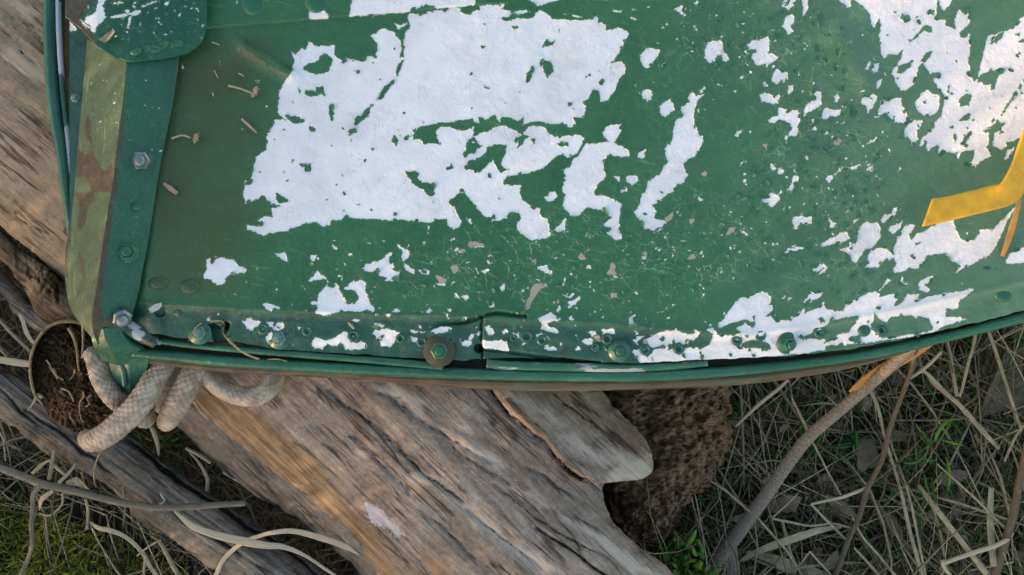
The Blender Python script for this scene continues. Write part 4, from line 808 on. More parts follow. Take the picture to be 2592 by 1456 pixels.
# ---------------------------------------------------------------- logs
T7, T8, T9 = (0, 970, K3), (864, 970, K3), (1728, 970, K3)
def log(name, L, R, z_e, bulge, mat, label=None, cat=None, group=None, parent=None, nu=420, nv=110, seed=0, amp=.0035, cracks=(), pale=(), lich=(), tan=(), under=.5, extra=None, prof=.5, tw=.35, rough=14., Rz=None):
    A, B = resample(L, nu), resample(R, nu)
    tt = np.linspace(0, 1, nu); ln = np.linalg.norm(np.diff(A[:, :2], axis=0), axis=1).sum()
    for E, k_ in ((A, 3), (B, 8)):
        nrm = np.stack([-np.gradient(E[:, 1]), np.gradient(E[:, 0])], -1); nrm /= np.linalg.norm(nrm, axis=1)[:, None] + 1e-9
        E[:, :2] += nrm*(rough*fbm(tt*ln/34., tt*0+k_, 4, seed+k_, .6))[:, None]
    a = np.linspace(0, 2*np.pi, nv, endpoint=False)
    s = (1-np.cos(a))/2; s = np.where(a > np.pi, (1-np.cos(a))/2, s)
    prf = np.sign(np.sin(a))*np.abs(np.sin(a))**(2*prof)
    G = A[:, None]*(1-s)[None, :, None] + B[:, None]*s[None, :, None]
    X, Y = G[..., 0], G[..., 1]
    z_edge = np.mean(z_e); cen0 = P(X, Y, z_edge); zl, zr = (z_e, z_e) if np.ndim(z_e) == 0 else z_e
    wdt = np.linalg.norm(P(A[:, 0], A[:, 1], z_edge)-P(B[:, 0], B[:, 1], z_edge), axis=1)
    mid = P((A[:, 0]+B[:, 0])/2, (A[:, 1]+B[:, 1])/2, z_edge)
    u = np.concatenate([[0], np.cumsum(np.linalg.norm(np.diff(mid, axis=0), axis=1))])[:, None]*np.ones((1, nv))
    v = (s[None]-.5)*wdt[:, None] * np.ones_like(u)
    k = np.clip(wdt/np.max(wdt), .05, 1)[:, None]
    ax = mid[-1, :2]-mid[0, :2]; ax /= np.linalg.norm(ax)
    u = cen0[..., 0]*ax[0] + cen0[..., 1]*ax[1]; v = -cen0[..., 0]*ax[1] + cen0[..., 1]*ax[0]
    v = v + .010*fbm(u*3.5, u*0+seed, 2, seed+60)
    Z = zl + (zr-zl)*s[None] + bulge*np.where(prf > 0, prf, prf*under)[None]*k**.8
    if Rz is not None:
        uv = lambda E: (E[:, 0]*ax[0]+E[:, 1]*ax[1], -E[:, 0]*ax[1]+E[:, 1]*ax[0])
        u0 = cen0[..., 0]*ax[0]+cen0[..., 1]*ax[1]; v0 = -cen0[..., 0]*ax[1]+cen0[..., 1]*ax[0]
        ua, va = uv(P(A[:, 0], A[:, 1], z_edge)); rz_c = resample(Rz, 200); ub, vb = uv(P(rz_c[:, 0], rz_c[:, 1], z_edge))
        va_, vb_ = np.interp(u0, ua, va), np.interp(u0, ub, vb)
        s1 = np.clip((v0-va_)/(vb_-va_), 0, 1)
        zt = bulge*np.clip(2*np.sqrt(s1*(1-s1)+1e-9), 0, 1)**(2*prof)*(np.abs(np.sin(a))**.22)[None]
        Z = np.where(prf[None] > 0, z_edge + zt, Z)
    top = np.clip(prf, 0, 1)[None]**.5
    w_ = v + tw*.006*fbm(u*9, v*9, 2, seed+40)
    rid = 1-np.abs(2*fbm(u*5, w_*95, 4, seed+1))*2
    Z = Z + top*amp*(fbm(u*6, w_*40, 3, seed)*.9 + .35*fbm(u*10, w_*240, 3, seed+2) + .5*fbm(u*22, v*22, 3, seed+5) - .35*np.clip(rid-.72, 0, 1)*2)
    ck = np.full(X.shape, -12.)
    for pts, wd, dp in cracks:
        j = 16*fbm(X/60, Y/60, 4, seed+9)
        d = np.where(prf[None] > 0, seg_dist(X+j, Y-j, pts), 99)
        Z = Z - dp*.6*np.exp(-(d/max(wd, 4.5))**2); taper = .35 + .65*sstep(0, 60, np.minimum(np.hypot(X-pts[0][0], Y-pts[0][1]), np.hypot(X-pts[-1][0], Y-pts[-1][1]))); ck = np.maximum(ck, np.maximum(wd*1.5*taper - d, -12))
    if extra is not None: Z = Z + np.where(prf[None] > 0, extra(X, Y), 0)
    V = P(X, Y, Z)
    # fringe of the silhouette made uneven
    pa = union(X, Y, pale, -60, 40) if len(pale) else np.full(X.shape, -60.)
    li = union(X, Y, lich, -60, 40) if len(lich) else np.full(X.shape, -60.)
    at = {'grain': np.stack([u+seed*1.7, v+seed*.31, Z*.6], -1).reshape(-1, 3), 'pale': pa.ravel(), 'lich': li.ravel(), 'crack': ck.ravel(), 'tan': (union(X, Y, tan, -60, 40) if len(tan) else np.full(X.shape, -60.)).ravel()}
    V = V.reshape(-1, 3); F = grid_faces(nu, nv, True)
    c0, c1 = V[:nv].mean(0), V[-nv:].mean(0); kk = len(V); j = np.arange(nv)
    V = np.vstack([V, c0, c1])
    for q in at: at[q] = np.concatenate([at[q], at[q][:1], at[q][-1:]])
    T = np.vstack([np.stack([(j+1) % nv, j, np.full(nv, kk)], -1), np.stack([(nu-1)*nv+j, (nu-1)*nv+(j+1) % nv, np.full(nv, kk+1)], -1)])
    o = mk_mixed(name, V, F[:, ::-1], T[:, ::-1], mat, parent, at)
    return tag(o, label, cat, group)
pxs = lambda s, t=T8: q_(t, s)
CR_C = [(pxs("1100,-60 1140,60 1290,250 1420,370 1500,440 1580,480 1650,580 1750,670 1900,780 2000,860"), 2.6, .008), (pxs("-100,60 0,150 200,290 330,400 430,510 540,610 720,740 900,900"), 2.2, .005), (pxs("1480,1090 1700,1250 1830,1340 1990,1447 2150,1560"), 2.6, .008),
        (pxs("300,60 520,220 690,360 900,470 1120,600"), 1.8, .003), (pxs("950,960 1120,1090 1300,1250 1500,1400"), 1.8, .003), (pxs("700,340 850,480 1010,620 1270,760"), 1.8, .003), (pxs("1400,620 1600,760 1820,900"), 1.8, .003)]
PALE_C = [pxs("230,20 440,40 560,90 660,140 600,180 650,270 600,260 500,170 300,60"), pxs("760,340 860,400 1120,510 1240,620 1230,680 1100,600 960,540 830,430"), pxs("720,770 850,850 1000,940 1080,1010 1200,1120 1180,1150 1020,1060 950,970 760,820"), pxs("1370,820 1450,820 1560,930 1480,900"),
          pxs("520,700 600,680 700,740 640,760"), pxs("1100,1100 1500,1300 1700,1450 1500,1420"), pxs("700,180 860,280 1000,380 900,350"), pxs("120,520 170,540 190,590 150,570"), pxs("1650,1000 2000,1150 2400,1447 2200,1447 1900,1200")]
PALE_C += [pxs("1240,60 1400,100 1500,190 1600,240 1690,300 1650,325 1480,220 1310,150"), pxs("1715,390 1800,400 1900,500 2090,560 2100,620 1990,640 1850,540 1740,470"), pxs("1930,390 2050,470 2220,570 2330,610 2340,680 2230,725 2060,745 2000,700 2080,600"), pxs("2100,560 2350,560 2350,720 2250,740 2000,745")]
CR_C += [(pxs("1560,60 1750,210 1900,330 2000,430"), 2.2, .003), (pxs("1260,110 1400,280 1600,420"), 2, .003), (pxs("60,400 260,560 420,720 520,840"), 2, .003), (pxs("600,950 800,1130 1000,1300"), 2, .003), (pxs("1150,760 1400,960 1700,1160 2000,1330"), 2, .003)]
TAN_SUN_C = [q_(T7, "1440,120 1660,40 2000,290 2400,590 2572,790", T8, "0,890 140,1000 250,1120 480,1447 560,1560 300,1560 280,1440 120,1190 0,1090", T7, "2200,800 1800,480"), pxs("-20,900 130,1010 240,1130 430,1447 290,1447 120,1190"), pxs("1270,100 1420,230 1560,390 1500,420 1380,320 1270,180")]  # bare tan wood, plus the low sun's warm strip painted on the lower-left flank
def lobe_h(X, Y):
    ck = pxs("1100,-60 1140,60 1290,250 1420,370 1500,440 1580,480 1650,580 1750,670 1900,780 2000,860")
    yk = interp(ck, X)
    j = 14*fbm(X/40, Y/40, 3, 77)
    return .010*sstep(4, -8, Y-yk+j)*sstep(1220, 1300, X)*sstep(140, 20, yk-Y-60) + .004*fbm(X/70, Y/70, 3, 78)
mlog = log('driftwood_log', [(60, 560), (300, 830), (440, 975), (484, 1030), (605, 1128), (739, 1232), (864, 1330), (908, 1373), (926, 1413), (961, 1460), (1020, 1550), (1110, 1680), (1230, 1830)],
    [(760, 560), (1200, 760), (1420, 900), (1530, 1000), (1585, 1060), (1625, 1105), (1650, 1150), (1654, 1188), (1632, 1207), (1590, 1216), (1550, 1216), (1527, 1226), (1530, 1262), (1540, 1290), (1556, 1323), (1620, 1383), (1670, 1423), (1713, 1458), (1800, 1530), (1930, 1640), (2080, 1760)],
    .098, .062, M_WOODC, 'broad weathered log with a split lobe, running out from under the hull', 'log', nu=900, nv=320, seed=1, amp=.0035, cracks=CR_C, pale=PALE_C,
    lich=[pxs("150,890 260,930 350,1000 420,1070 480,1140 420,1160 330,1090 240,1070 190,1000")], prof=.30, extra=lobe_h, tan=TAN_SUN_C, rough=18., Rz=[(1150, 500), (1500, 860), (1700, 1080), (1790, 1250), (1850, 1400), (1980, 1560), (2160, 1740)])
log('grey_plank_log', [(300, 900), (440, 1000), (500, 1024), (625, 1119), (759, 1223), (884, 1324), (970, 1432), (1040, 1560), (1160, 1720)], [(270, 960), (380, 1030), (450, 1081), (537, 1168), (655, 1258), (722, 1292), (864, 1405), (915, 1458), (1000, 1590), (1110, 1740)],
    (.104, .066), .020, M_WOODGREY, 'narrow grey split log tucked along the lower side of the broad log', 'log', nu=360, nv=70, seed=7, amp=.0045)
log('weathered_log', [(-420, 600), (-200, 770), (0, 925), (75, 962), (250, 1060), (336, 1101), (400, 1158), (571, 1272), (739, 1386), (840, 1456), (1000, 1580), (1180, 1740)], [(-420, 760), (-200, 900), (0, 1054), (67, 1111), (134, 1158), (215, 1198), (285, 1238), (353, 1319), (437, 1366), (537, 1440), (700, 1560), (900, 1760)],
    .060, .036, M_WOODGREY, 'grey cracked log crossing the lower left corner beneath the rope', 'log', nu=480, nv=120, seed=9, amp=.0065,
    cracks=[(q_(T7, "960,420 1150,570 1400,780 1700,970 2100,1230 2400,1430"), 5, .012), (q_(T7, "200,200 500,420 700,560 860,700"), 4, .006), (q_(T7, "1300,950 1500,1100 1800,1300"), 4, .006), (q_(T7, "0,60 150,220 330,330"), 4, .005)])
log('tan_log', [(-560, 60), (-250, 350), (-60, 520), (0, 570), (90, 648), (165, 715), (300, 820), (420, 930)], [(-300, -520), (60, -220), (400, 80), (700, 330), (900, 500), (1000, 590), (1100, 680), (1200, 770)],
    .100, .056, M_WOODTAN, 'broad tan log with smooth grain showing behind the left rail', 'log', nu=420, nv=200, seed=12, amp=.004,
    cracks=[(q_(G_, "100,190 280,290 420,390 520,580"), 2, .003), (q_(G_, "0,330 150,520 330,700 470,790"), 2.5, .002), (q_(T4, "0,60 200,230 330,340"), 2, .002)], pale=[q_(T1, "0,340 140,360 300,500 420,650 300,620 100,520"), q_(T1, "30,0 130,0 280,100 240,140")], prof=.4)
knl = log('knotty_branch', [(-300, 330), (-100, 500), (0, 578), (75, 645), (120, 660), (165, 700), (230, 760), (330, 850)], [(-330, 420), (-120, 570), (0, 655), (68, 740), (92, 790), (150, 832), (220, 900), (320, 990)],
    .088, .030, M_KNOT, 'knotty branch with a dark scarred knot, sunlit at the left edge', 'branch', nu=300, nv=90, seed=15, amp=.004,
    cracks=[(q_((0, 560, K5), "20,40 150,150 260,270 400,390 520,470 640,530 760,660"), 6, .010), (q_((0, 560, K5), "380,640 370,760 460,900"), 2.5, .003), (q_((0, 560, K5), "630,580 560,700 540,770 480,870"), 2.2, .004), (q_((0, 560, K5), "450,490 560,480 640,560"), 3, .006), (q_((0, 560, K5), "640,690 700,780 710,960"), 3, .006)],
    extra=lambda X, Y: .010*np.exp(-((X-110)/42.)**2-((Y-700)/48.)**2) + .004*np.exp(-((X-110)/55.)**2-((Y-700)/55.)**2)*fbm(X/9, Y/14, 3, 3)*4,
    lich=(), pale=[q_((0, 560, K5), "100,280 350,320 460,420 430,520 340,560 300,450")])
log('grey_branch', [(-260, 470), (-60, 640), (20, 700), (85, 770), (170, 800), (260, 880), (330, 960)], [(-280, 570), (-80, 720), (0, 745), (40, 800), (62, 828), (150, 900), (240, 990)], .058, .022, M_WOODGREY, 'smooth grey branch lying below the knotty one at left', 'branch', nu=240, nv=70, seed=18, amp=.004)
# rotten lump under the rail
log('rotten_stump', [(1400, 860), (1440, 950), (1500, 1100), (1530, 1230), (1562, 1315), (1600, 1360), (1640, 1378)], [(1800, 860), (1842, 950), (1856, 1040), (1846, 1125), (1802, 1205), (1722, 1318), (1660, 1372)], .066, .052, M_ROTTEN, 'reddish brown rotten wood lump beside the broad log', 'stump', nu=300, nv=170, seed=21, rough=46., amp=.006,
    extra=lambda X, Y: .034*fbm(X/42, Y/42, 5, 23, .62) + .018*fbm(X/12, Y/12, 4, 27, .65) - .02*sstep(1180, 1300, Y), tw=3.)

# ---------------------------------------------------------------- pipe full of soil
pc, pz = (188, 955), .166
pe = empty('soil_pipe', tuple(P(*pc, .05)), 'round pipe end filled with dark soil and roots, under the boat corner', 'pipe')
def ell(rx, ry, z, n=64, rot=-.28):
    t = np.linspace(0, 2*np.pi, n, endpoint=False); x = rx*np.cos(t); y = ry*np.sin(t)
    return np.stack([pc[0]+x*math.cos(rot)-y*math.sin(rot), pc[1]+x*math.sin(rot)+y*math.cos(rot), np.broadcast_to(z, t.shape)], -1)
rings = [ell(107, 142, .06), ell(112, 147, .10), ell(113, 149, pz-.006), ell(112, 148, pz), ell(107, 143, pz+.001), ell(104, 140, pz-.002), ell(104, 140, pz-.02)]
Rg = np.array(rings); Rg[:, :, 2] += .0012*fbm(np.arange(64)[None]*.5, np.arange(7)[:, None]*.2, 2, 4)
# the lower rim is worn down into the soil
dip = sstep(985, 1080, Rg[..., 1]); Rg[..., 2] -= .040*dip*(Rg[..., 2] > .12)
for k_ in (0, 1): Rg[..., k_] = pc[k_] + (Rg[..., k_]-pc[k_])*(1-.16*dip) + 3*fbm(np.arange(64)[None]*.35, np.arange(7)[:, None]*.05, 3, 6+k_)
mk('pipe_wall', P(Rg[..., 0], Rg[..., 1], Rg[..., 2]).reshape(-1, 3), grid_faces(7, 64, True), M_PIPE, pe)
g = np.linspace(-1, 1, 150); GX, GY = np.meshgrid(g, g)
rr = np.hypot(GX, GY); sq = np.maximum(np.abs(GX), np.abs(GY)) / np.maximum(rr, 1e-6)
ux, uy = GX*sq, GY*sq
wig = 1 + .10*fbm(3*ux/np.maximum(rr*sq, 1e-6)+5, 3*uy/np.maximum(rr*sq, 1e-6)+5, 3, 9)*np.maximum(np.abs(GX), np.abs(GY)); ux, uy = ux*wig, uy*wig
x = 106*ux; y = 141*uy; c_, s_ = math.cos(-.28), math.sin(-.28)
SX, SY = pc[0]+x*c_-y*s_, pc[1]+x*s_+y*c_
SZ = pz-.010 - .010*sstep(985, 1080, SY) + .012*fbm(SX/22, SY/22, 5, 31, .65) + .006*fbm(SX/6, SY/6, 3, 33) - .004*rr**4
so = mk('soil', P(SX, SY, SZ).reshape(-1, 3), grid_faces(150, 150)[:, ::-1], M_SOIL, pe)
ZR = (60, 780, 680/2576)
for pts, r in (("430,190 480,280 510,400 520,520 530,600", 4.5), ("280,580 310,640 320,680", 3.5), ("570,800 575,850 540,900 535,980 550,1060 570,1100", 2.2), ("360,770 430,800 470,870 475,900", 2.5), ("490,590 480,640 440,690", 2.2), ("660,540 690,570 640,620 600,640", 2.6), ("650,830 610,870 630,920 590,950", 1.8), ("380,690 300,640 240,560", 1.6), ("760,1020 850,1045 900,1050", 1.5), ("440,1000 450,1050 490,1110", 2), ("220,500 260,560 270,600", 2)):
    p = q_(ZR, pts); pxtube('root', [(a, b, pz-.001+.004*random.random()-.012*max(0, min(1, (b-985)/95))) for a, b in p], [r, r*.8, r*.5], M_ROOT, pe, n=24, m=7, disp=wob(40, .3))
tag(pxtube('dry_straw', [(a, b, .172) for a, b in q_(ZR, "560,100 570,220 570,350 560,480")], [3.6, 3.2, 3], M_STALK, None, n=24, m=8, disp=wob(41, .15)), 'straw stem standing across the soil in the pipe end', 'plant stem')
tag(pxtube('dry_straw', [(a, b, .160) for a, b in q_(ZR, "180,860 130,830 100,900 40,980")], [5, 4, 2.5, 1.5], M_STALK, None, n=24, m=8, disp=wob(42, .2)), 'frayed pale straw hooked over the lower rim of the soil pipe', 'plant stem')

# ---------------------------------------------------------------- ropes
def braid(k=13, pitch=.0085, amp=.06):
    def f(u, a):
        p = 2*np.pi*u/pitch
        s1 = np.sin(5*a + p); s2 = np.sin(5*a - p)
        return amp*(np.abs(s1)**.6*np.abs(s2)**.6*1.6-.8) + .03*fbm(u*900, a*6, 3, k) + .05*fbm(u*90, a*1.3, 3, k+2)
    return f
def rope(name, pts, r, mat, parent, disp, n=300, m=64): return pxtube(name, pts, r, mat, parent, n=n, m=m, disp=disp)
rp = empty('braided_rope', tuple(P(380, 1060, .09)), 'pale braided rope looped through the corner of the boat', 'rope')
zp = lambda s, zs: [(a, b, z) for (a, b), z in zip(q_(ZR, s), zs)]
rope('strand', zp("655,420 690,480 715,560 745,670 800,770 870,860 950,930 1060,1000 1150,1050 1190,1060", [.176, .178, .177, .175, .172, .168, .160, .150, .142, .138]), [23, 25, 25, 25, 25, 26, 27, 26], M_ROPE, rp, braid(1))
rope('strand', zp("1420,440 1330,570 1260,680 1190,800 1100,930 1000,1040 900,1130 800,1210 700,1265 640,1275 600,1240", [.172, .174, .176, .178, .179, .178, .176, .172, .165, .156, .148]), [27, 29, 30, 31, 31, 31, 30, 29, 26, 22], M_ROPE, rp, braid(2))
rope('strand', zp("1700,520 1620,640 1560,760 1480,900 1420,1010 1380,1080 1370,1100", [.170, .172, .172, .168, .160, .152, .146]), [28, 30, 31, 31, 30, 27, 22], M_ROPE, rp, braid(3))
rope('strand', zp("1560,560 1480,680 1400,800 1340,900 1310,960", [.160, .160, .157, .152, .146]), [20, 22, 22, 20, 16], M_ROPE, rp, braid(4), 160)
rope('loop', zp("1720,600 1800,690 1900,770 2020,825 2150,850 2270,830 2350,770 2400,690 2430,600", [.168, .170, .171, .171, .171, .171, .170, .168, .164]), [21, 23, 24, 25, 25, 25, 24, 22], M_ROPE, rp, braid(5, amp=.03))
def twist(k=3, lead=.016, amp=.13):
    return lambda u, a: amp*(np.abs(np.sin(1.5*(a - 2*np.pi*u/lead/1.)))-.5) + .06*fbm(u*500, a*5, 3, k)
rope2 = empty('twisted_rope', tuple(P(1900, 1266, .03)), 'taut grey twisted rope running down the grass from the rail', 'rope')
rope('strand', [(2330, 855, .165), (2280, 903, .150), (2208, 968, .130), (2131, 1034, .115), (2050, 1104, .102), (1997, 1170, .092), (1930, 1266, .080), (1872, 1346, .070), (1822, 1412, .060), (1790, 1470, .050), (1740, 1560, .035)], [13, 14, 14, 15, 16, 17, 18, 18, 18], M_ROPE2, rope2, twist(3, .012, .06), 900, 30)
for i in range(14):
    x0, a = 1845+random.uniform(-12, 14), random.uniform(-12, 12)
    pxtube('rope_yarn', [(x0, 1385+random.uniform(-8, 8), .066), (x0+a*.5+4, 1430, .062), (x0+a+4, 1475, .056), (x0+a*2, 1530, .04)], random.uniform(4, 7), M_ROPE2, rope2, n=24, m=6, disp=wob(50+i, .2))

# ---------------------------------------------------------------- small things lying on the hull
def on_hull(pts, up=.0015): return [(x, y, hz(x, y)+up) for x, y in pts]
def flower(pts, head, n, label):
    o = empty('dried_flower', tuple(P(*head, hz(*head))), label, 'dried flower')
    pxtube('stem', on_hull(pts, .0025), [3.2, 2.6, 3], M_STALK, o, n=20, m=8, disp=wob(60, .2))
    th0 = math.atan2(pts[-1][1]-pts[-2][1], pts[-1][0]-pts[-2][0])
    for i in range(n):
        th = th0 + (i-(n-1)/2)*.42; l = random.uniform(13, 20); x, y = head
        A = [(x, y, hz(x, y)+.003), (x+l*.5*math.cos(th), y+l*.5*math.sin(th), hz(x, y)+.006), (x+l*math.cos(th+.1), y+l*math.sin(th+.1), hz(x, y)+.004)]
        pxtube('petal', A, [2, 5, 4, 1], M_PETAL, o, n=12, m=6, flat=.4)
M_PETAL = plain('dried_petal', (.42, .27, .20), (.30, .20, .13), 500, .8, .0003, .2)
flower([(578, 217), (606, 224), (636, 235)], (640, 232), 7, 'dried flower head on a straight stem, lying on the dull green paint')
flower([(434, 351), (460, 343), (482, 349)], (490, 348), 6, 'pinkish dried flower head with a faint stem, nearer the bolted bracket')
def straw(pts, r, label, mat=None, cat='straw', group=None, up=.002, name='straw_bit'):
    return tag(pxtube(name, on_hull(pts, up), r, mat or M_STALK, None, n=20, m=8, disp=wob(61, .2)), label, cat, group)
straw([(612, 301), (630, 318), (650, 337)], [3, 3.4, 2.6], 'short straw lying on the green hull between the two dried flowers')
straw([(542, 178), (548, 190), (553, 199)], [1.6, 1.4, 1], 'tiny pale straw sliver above the dried flowers')
straw([(604, 186), (612, 190), (618, 195)], [2, 2.2, 1.2], 'tiny straw speck beside the dent in the hull')
straw([(536, 106), (545, 110), (556, 114)], [2, 2, 1.5], 'pale straw speck near the top plate seam')
straw([(882, 816), (889, 824), (897, 832)], [3, 3.6, 3], 'short pale straw on the flange by a hollow rivet')
straw([(415, 465), (432, 478), (448, 490)], [4, 7, 5], 'blurred pale feathery seed on the dark hull right of the steel nut', M_PETAL, 'seed')
fil = q_(F1, "910,290 920,345 980,345 1050,350 1085,385 1070,450 1085,510 1160,600 1260,690 1350,745 1440,785 1510,805")
tag(pxtube('root_thread', [(x, y, .2035 if y > 850 else hz(x, y)+.004) for x, y in fil], [2, 2.4, 3, 3, 3, 2.6, 2], M_ROOT, None, n=70, m=8, disp=wob(62, .15)), 'thin curled root thread hanging over the lower hull edge', 'root')
fil = q_(F1, "820,370 760,410 720,480 690,540 655,585")
tag(pxtube('root_thread', [(x, y, hz(x, y)+.004) for x, y in fil], [1.4, 1.8, 1.8, 1.4], M_ROOT, None, n=40, m=6), 'fine root hair curving left of the first flange bolt', 'root')
fil = q_(F1, "1610,815 1660,808 1740,810 1850,835")
tag(pxtube('root_thread', [(x, y, .1965) for x, y in fil], [1.6, 1.8, 1.4], M_ROOT, None, n=30, m=6), 'short root hair lying on the rail below the flange', 'root')
def flake(name, pts, z, mat, th=.0012, curl=.002, parent=None):
    """a thin curled chip with real thickness"""
    p = np.array(pts, float); c = p.mean(0); n = len(p)
    rings = []
    for s in (1, .66, .33): rings.append(c + (p-c)*s)
    V = []
    for side in (0, 1):
        for r_, s in zip(rings, (1, .66, .33)):
            zz = z + curl*s*s*(.6+.8*np.sin(np.arange(n)*2.1)) - side*th
            V += list(P(r_[:, 0], r_[:, 1], zz))
        V.append(P(c[0], c[1], z - side*th))
    V = np.array(V); h = 3*n+1; F = []
    for side in (0, 1):
        o = side*h
        for k in range(2):
            for i in range(n):
                j = (i+1) % n; F += [(o+k*n+i, o+k*n+j, o+(k+1)*n+j), (o+k*n+i, o+(k+1)*n+j, o+(k+1)*n+i)]
        for i in range(n): F.append((o+2*n+i, o+2*n+(i+1) % n, o+3*n))
    for i in range(n):
        j = (i+1) % n; F += [(i, j, h+j), (i, h+j, h+i)]
    return mk(name, V, F, mat, parent, {'grain': np.zeros((len(V), 3)), 'shade': np.full(len(V), .7)}, False)
tag(flake('paint_flake', q_(F1, "165,200 240,150 330,122 330,170 290,215 200,255"), hz(393, 780)+.004, M_FLAKE), 'loose grey white paint flake by the oval hole near the bracket foot', 'paint flake')
tag(flake('leaf_fragment', q_(G_, "1180,470 1240,440 1340,360 1385,380 1330,460 1270,520 1200,490"), .2285, M_CHIP, .0008, .003), 'curled brown leaf scrap on the dark green gusset plate', 'leaf')
tag(flake('bark_chip', q_((0, 1130, .22526), "735,395 850,345 885,350 930,400 1000,485 870,450 745,435"), .062, M_CHIP, .004, .006), 'bright angular bark chip above the long twig at lower left', 'bark chip')

# ---------------------------------------------------------------- plant stems that can be told apart
T0 = (0, 1130, .22526); R1 = (1900, 660, 692/2576)
def stem(t, s, zs, r, mat, label=None, name='dry_straw', cat='plant stem', group=None, flat=1., n=40, m=8, parent=None):
    p = q_(t, s)
    if t in (T9, R1) and flat == 1.: r = np.asarray(r, float)*.80
    zz = np.interp(np.linspace(0, 1, len(p)), np.linspace(0, 1, len(zs)), zs)
    o = pxtube(name, [(x, y, z) for (x, y), z in zip(p, zz)], r, mat, parent, n=n, m=m, disp=wob(int(p[0][0]) % 50, .14), flat=flat)
    return tag(o, label, cat if label else None, group)
tw = stem(T0, "-500,120 -200,180 0,240 300,355 450,415 700,475 1000,545 1300,620 1600,670 1850,690 2200,675 2480,655 2760,640", [.075, .085, .098, .105, .108, .108, .104], [9, 9, 10.5, 10, 9, 9, 8.5, 8, 7], M_TWIG, 'long grey twig lying across the lower left logs', 'twig', 'twig', n=120, m=12)
stem(T0, "460,430 420,480 375,545 368,700 352,900 362,1080 330,1230 225,1450 180,1560", [.100, .095, .085, .07, .055, .04], [7, 6, 6, 5.5, 6, 5.5, 5, 5], M_TWIG, name='side_shoot', parent=tw, n=80, m=10)
stem(T0, "1860,600 1820,640 1795,645", [.107, .110], [2, 2.5, 2], M_PALEBLADE, 'pale forked splinter on the long twig', 'splinter', 'splinter'); stem(T0, "1800,520 1820,560 1855,605", [.112, .108], [1.5, 2.2, 2], M_PALEBLADE, 'upright pale splinter beside the forked one on the twig', 'splinter', 'splinter')
def blade(t, s, zs, w, mat, label=None, name='dry_grass_blade', cat='dry grass', n=60, group=None):  # loose blades of dry grass
    """flat folded leaf blade with thickness"""
    return stem(t, s, zs, w, mat, label, name, cat, group, .07, n, 10)
blade(T7, "1290,940 1370,1010 1460,1080 1650,1150 1850,1195 2000,1222 2140,1235 2300,1300 2450,1400 2600,1500", [.100, .104, .106, .104, .100], [2, 8, 10, 11, 11, 9, 6, 4, 4, 3], M_PALEBLADE, 'wide pale dry blade curving over the grey log')
blade(T7, "1590,1520 1630,1440 1670,1350 1740,1270 1850,1190 1960,1150 2060,1125 2210,1115 2400,1160 2580,1220 2800,1320", [.07, .085, .098, .104, .100, .095], [6, 6, 6, 6, 6, 8, 10, 9, 5], M_PALEBLADE, 'arched tan blade crossing the wide pale one')
blade(T7, "660,1030 740,1090 830,1110 930,1150 1010,1210 1080,1290 1130,1380 1190,1460", [.05, .06, .055, .05], [2, 6, 6, 5, 5, 5, 5], M_PALEBLADE, 'long dry blade bending down over the moss')
stem(T0, "1690,950 1760,1030 1850,1160 1930,1320 2010,1450 2060,1560", [.06, .062, .05], [3, 5, 6, 6, 6], M_STALK, 'tan stalk slanting beside the grey log, lower left')
stem(T0, "1640,1220 1625,1320 1615,1460", [.062, .058], 3, M_STALK, 'thin straight straw meeting the slanting stalk')
stem(T0, "1540,1230 1680,1120 1810,1050", [.058, .066], 2.6, M_STALK, 'thin straw crossing the slanting stalks at an angle')
stem(T0, "850,195 780,290 660,410", [.075, .08], [3, 4.5, 5], M_PALEBLADE, 'short pale straw leaning over the bark chip')
stem(T0, "555,150 620,220 740,325", [.07, .066], [4.5, 5, 4], M_PALEBLADE, 'pale straw sloping up to the bark chip')
stem(T0, "610,40 595,140 575,260 550,375", [.085, .088], [4, 5.5, 5], M_STALK, 'upright tan straw left of the bark chip')
stem(T0, "560,150 480,200 370,300", [.07, .065], [3, 5.5, 5], M_STALK, 'short tan straw meeting the upright straw')
stem(T0, "960,585 985,680 990,780 975,930", [.06, .05], [3.5, 4, 4], M_STALK, 'thin straw hanging from the twig over the moss')
stem(T0, "705,520 700,640 650,710 560,775 440,755", [.07, .06, .05], [3, 2.6, 2.2], M_STALK, 'thin curved straw looping left below the twig')
blade(T0, "590,500 530,545 465,600 440,720", [.085, .08, .06], [5, 7, 6, 2], M_PALEBLADE, 'short grey blade drooping beneath the twig')
stem(T0, "1130,60 1085,160 1055,280 1060,380 1080,460", [.12, .11, .10], [1.8, 2.2, 2, 1.5], M_ROOT, 'hair thin fibre dangling below the rope end', 'fibre', 'fibre')
stem(T7, "1140,330 1170,400 1190,470 1195,545", [.10, .07], [5, 6, 5, 3], M_STALK, 'small dry grass ear below the rope bend', 'grass_ear', 'grass ear')
stem(T7, "1430,520 1500,600 1560,710 1560,810", [.075, .08, .075], [3, 3.5, 5, 5], M_STALK, 'bent straw in the gap between the two grey logs')
stem(T7, "1400,490 1500,540 1590,600", [.078, .078], [4, 5, 5], M_STALK, 'thick straw stub in the gap beside the grey split log')
blade(T7, "1680,670 1800,730 1900,810 1960,860", [.07, .072], [4, 7, 6, 3], M_PALEBLADE, 'flat pale blade in the gap below the straw stub')
blade(T4, "0,1265 90,1280 240,1300", [.075, .078], [9, 10, 8], M_PALEBLADE, 'flat pale blade pointing at the soil pipe')
blade(T4, "-60,640 0,710 110,840 165,950 205,1070 290,1185", [.05, .062, .07, .072], [3, 5, 5, 6, 7, 3], M_PALEBLADE, 'long pale blade left of the soil pipe')
stem(T4, "-40,940 0,970 110,1085 270,1240", [.06, .07], [4, 5, 4], M_STALK, 'straw crossing below the long pale blade, left edge')
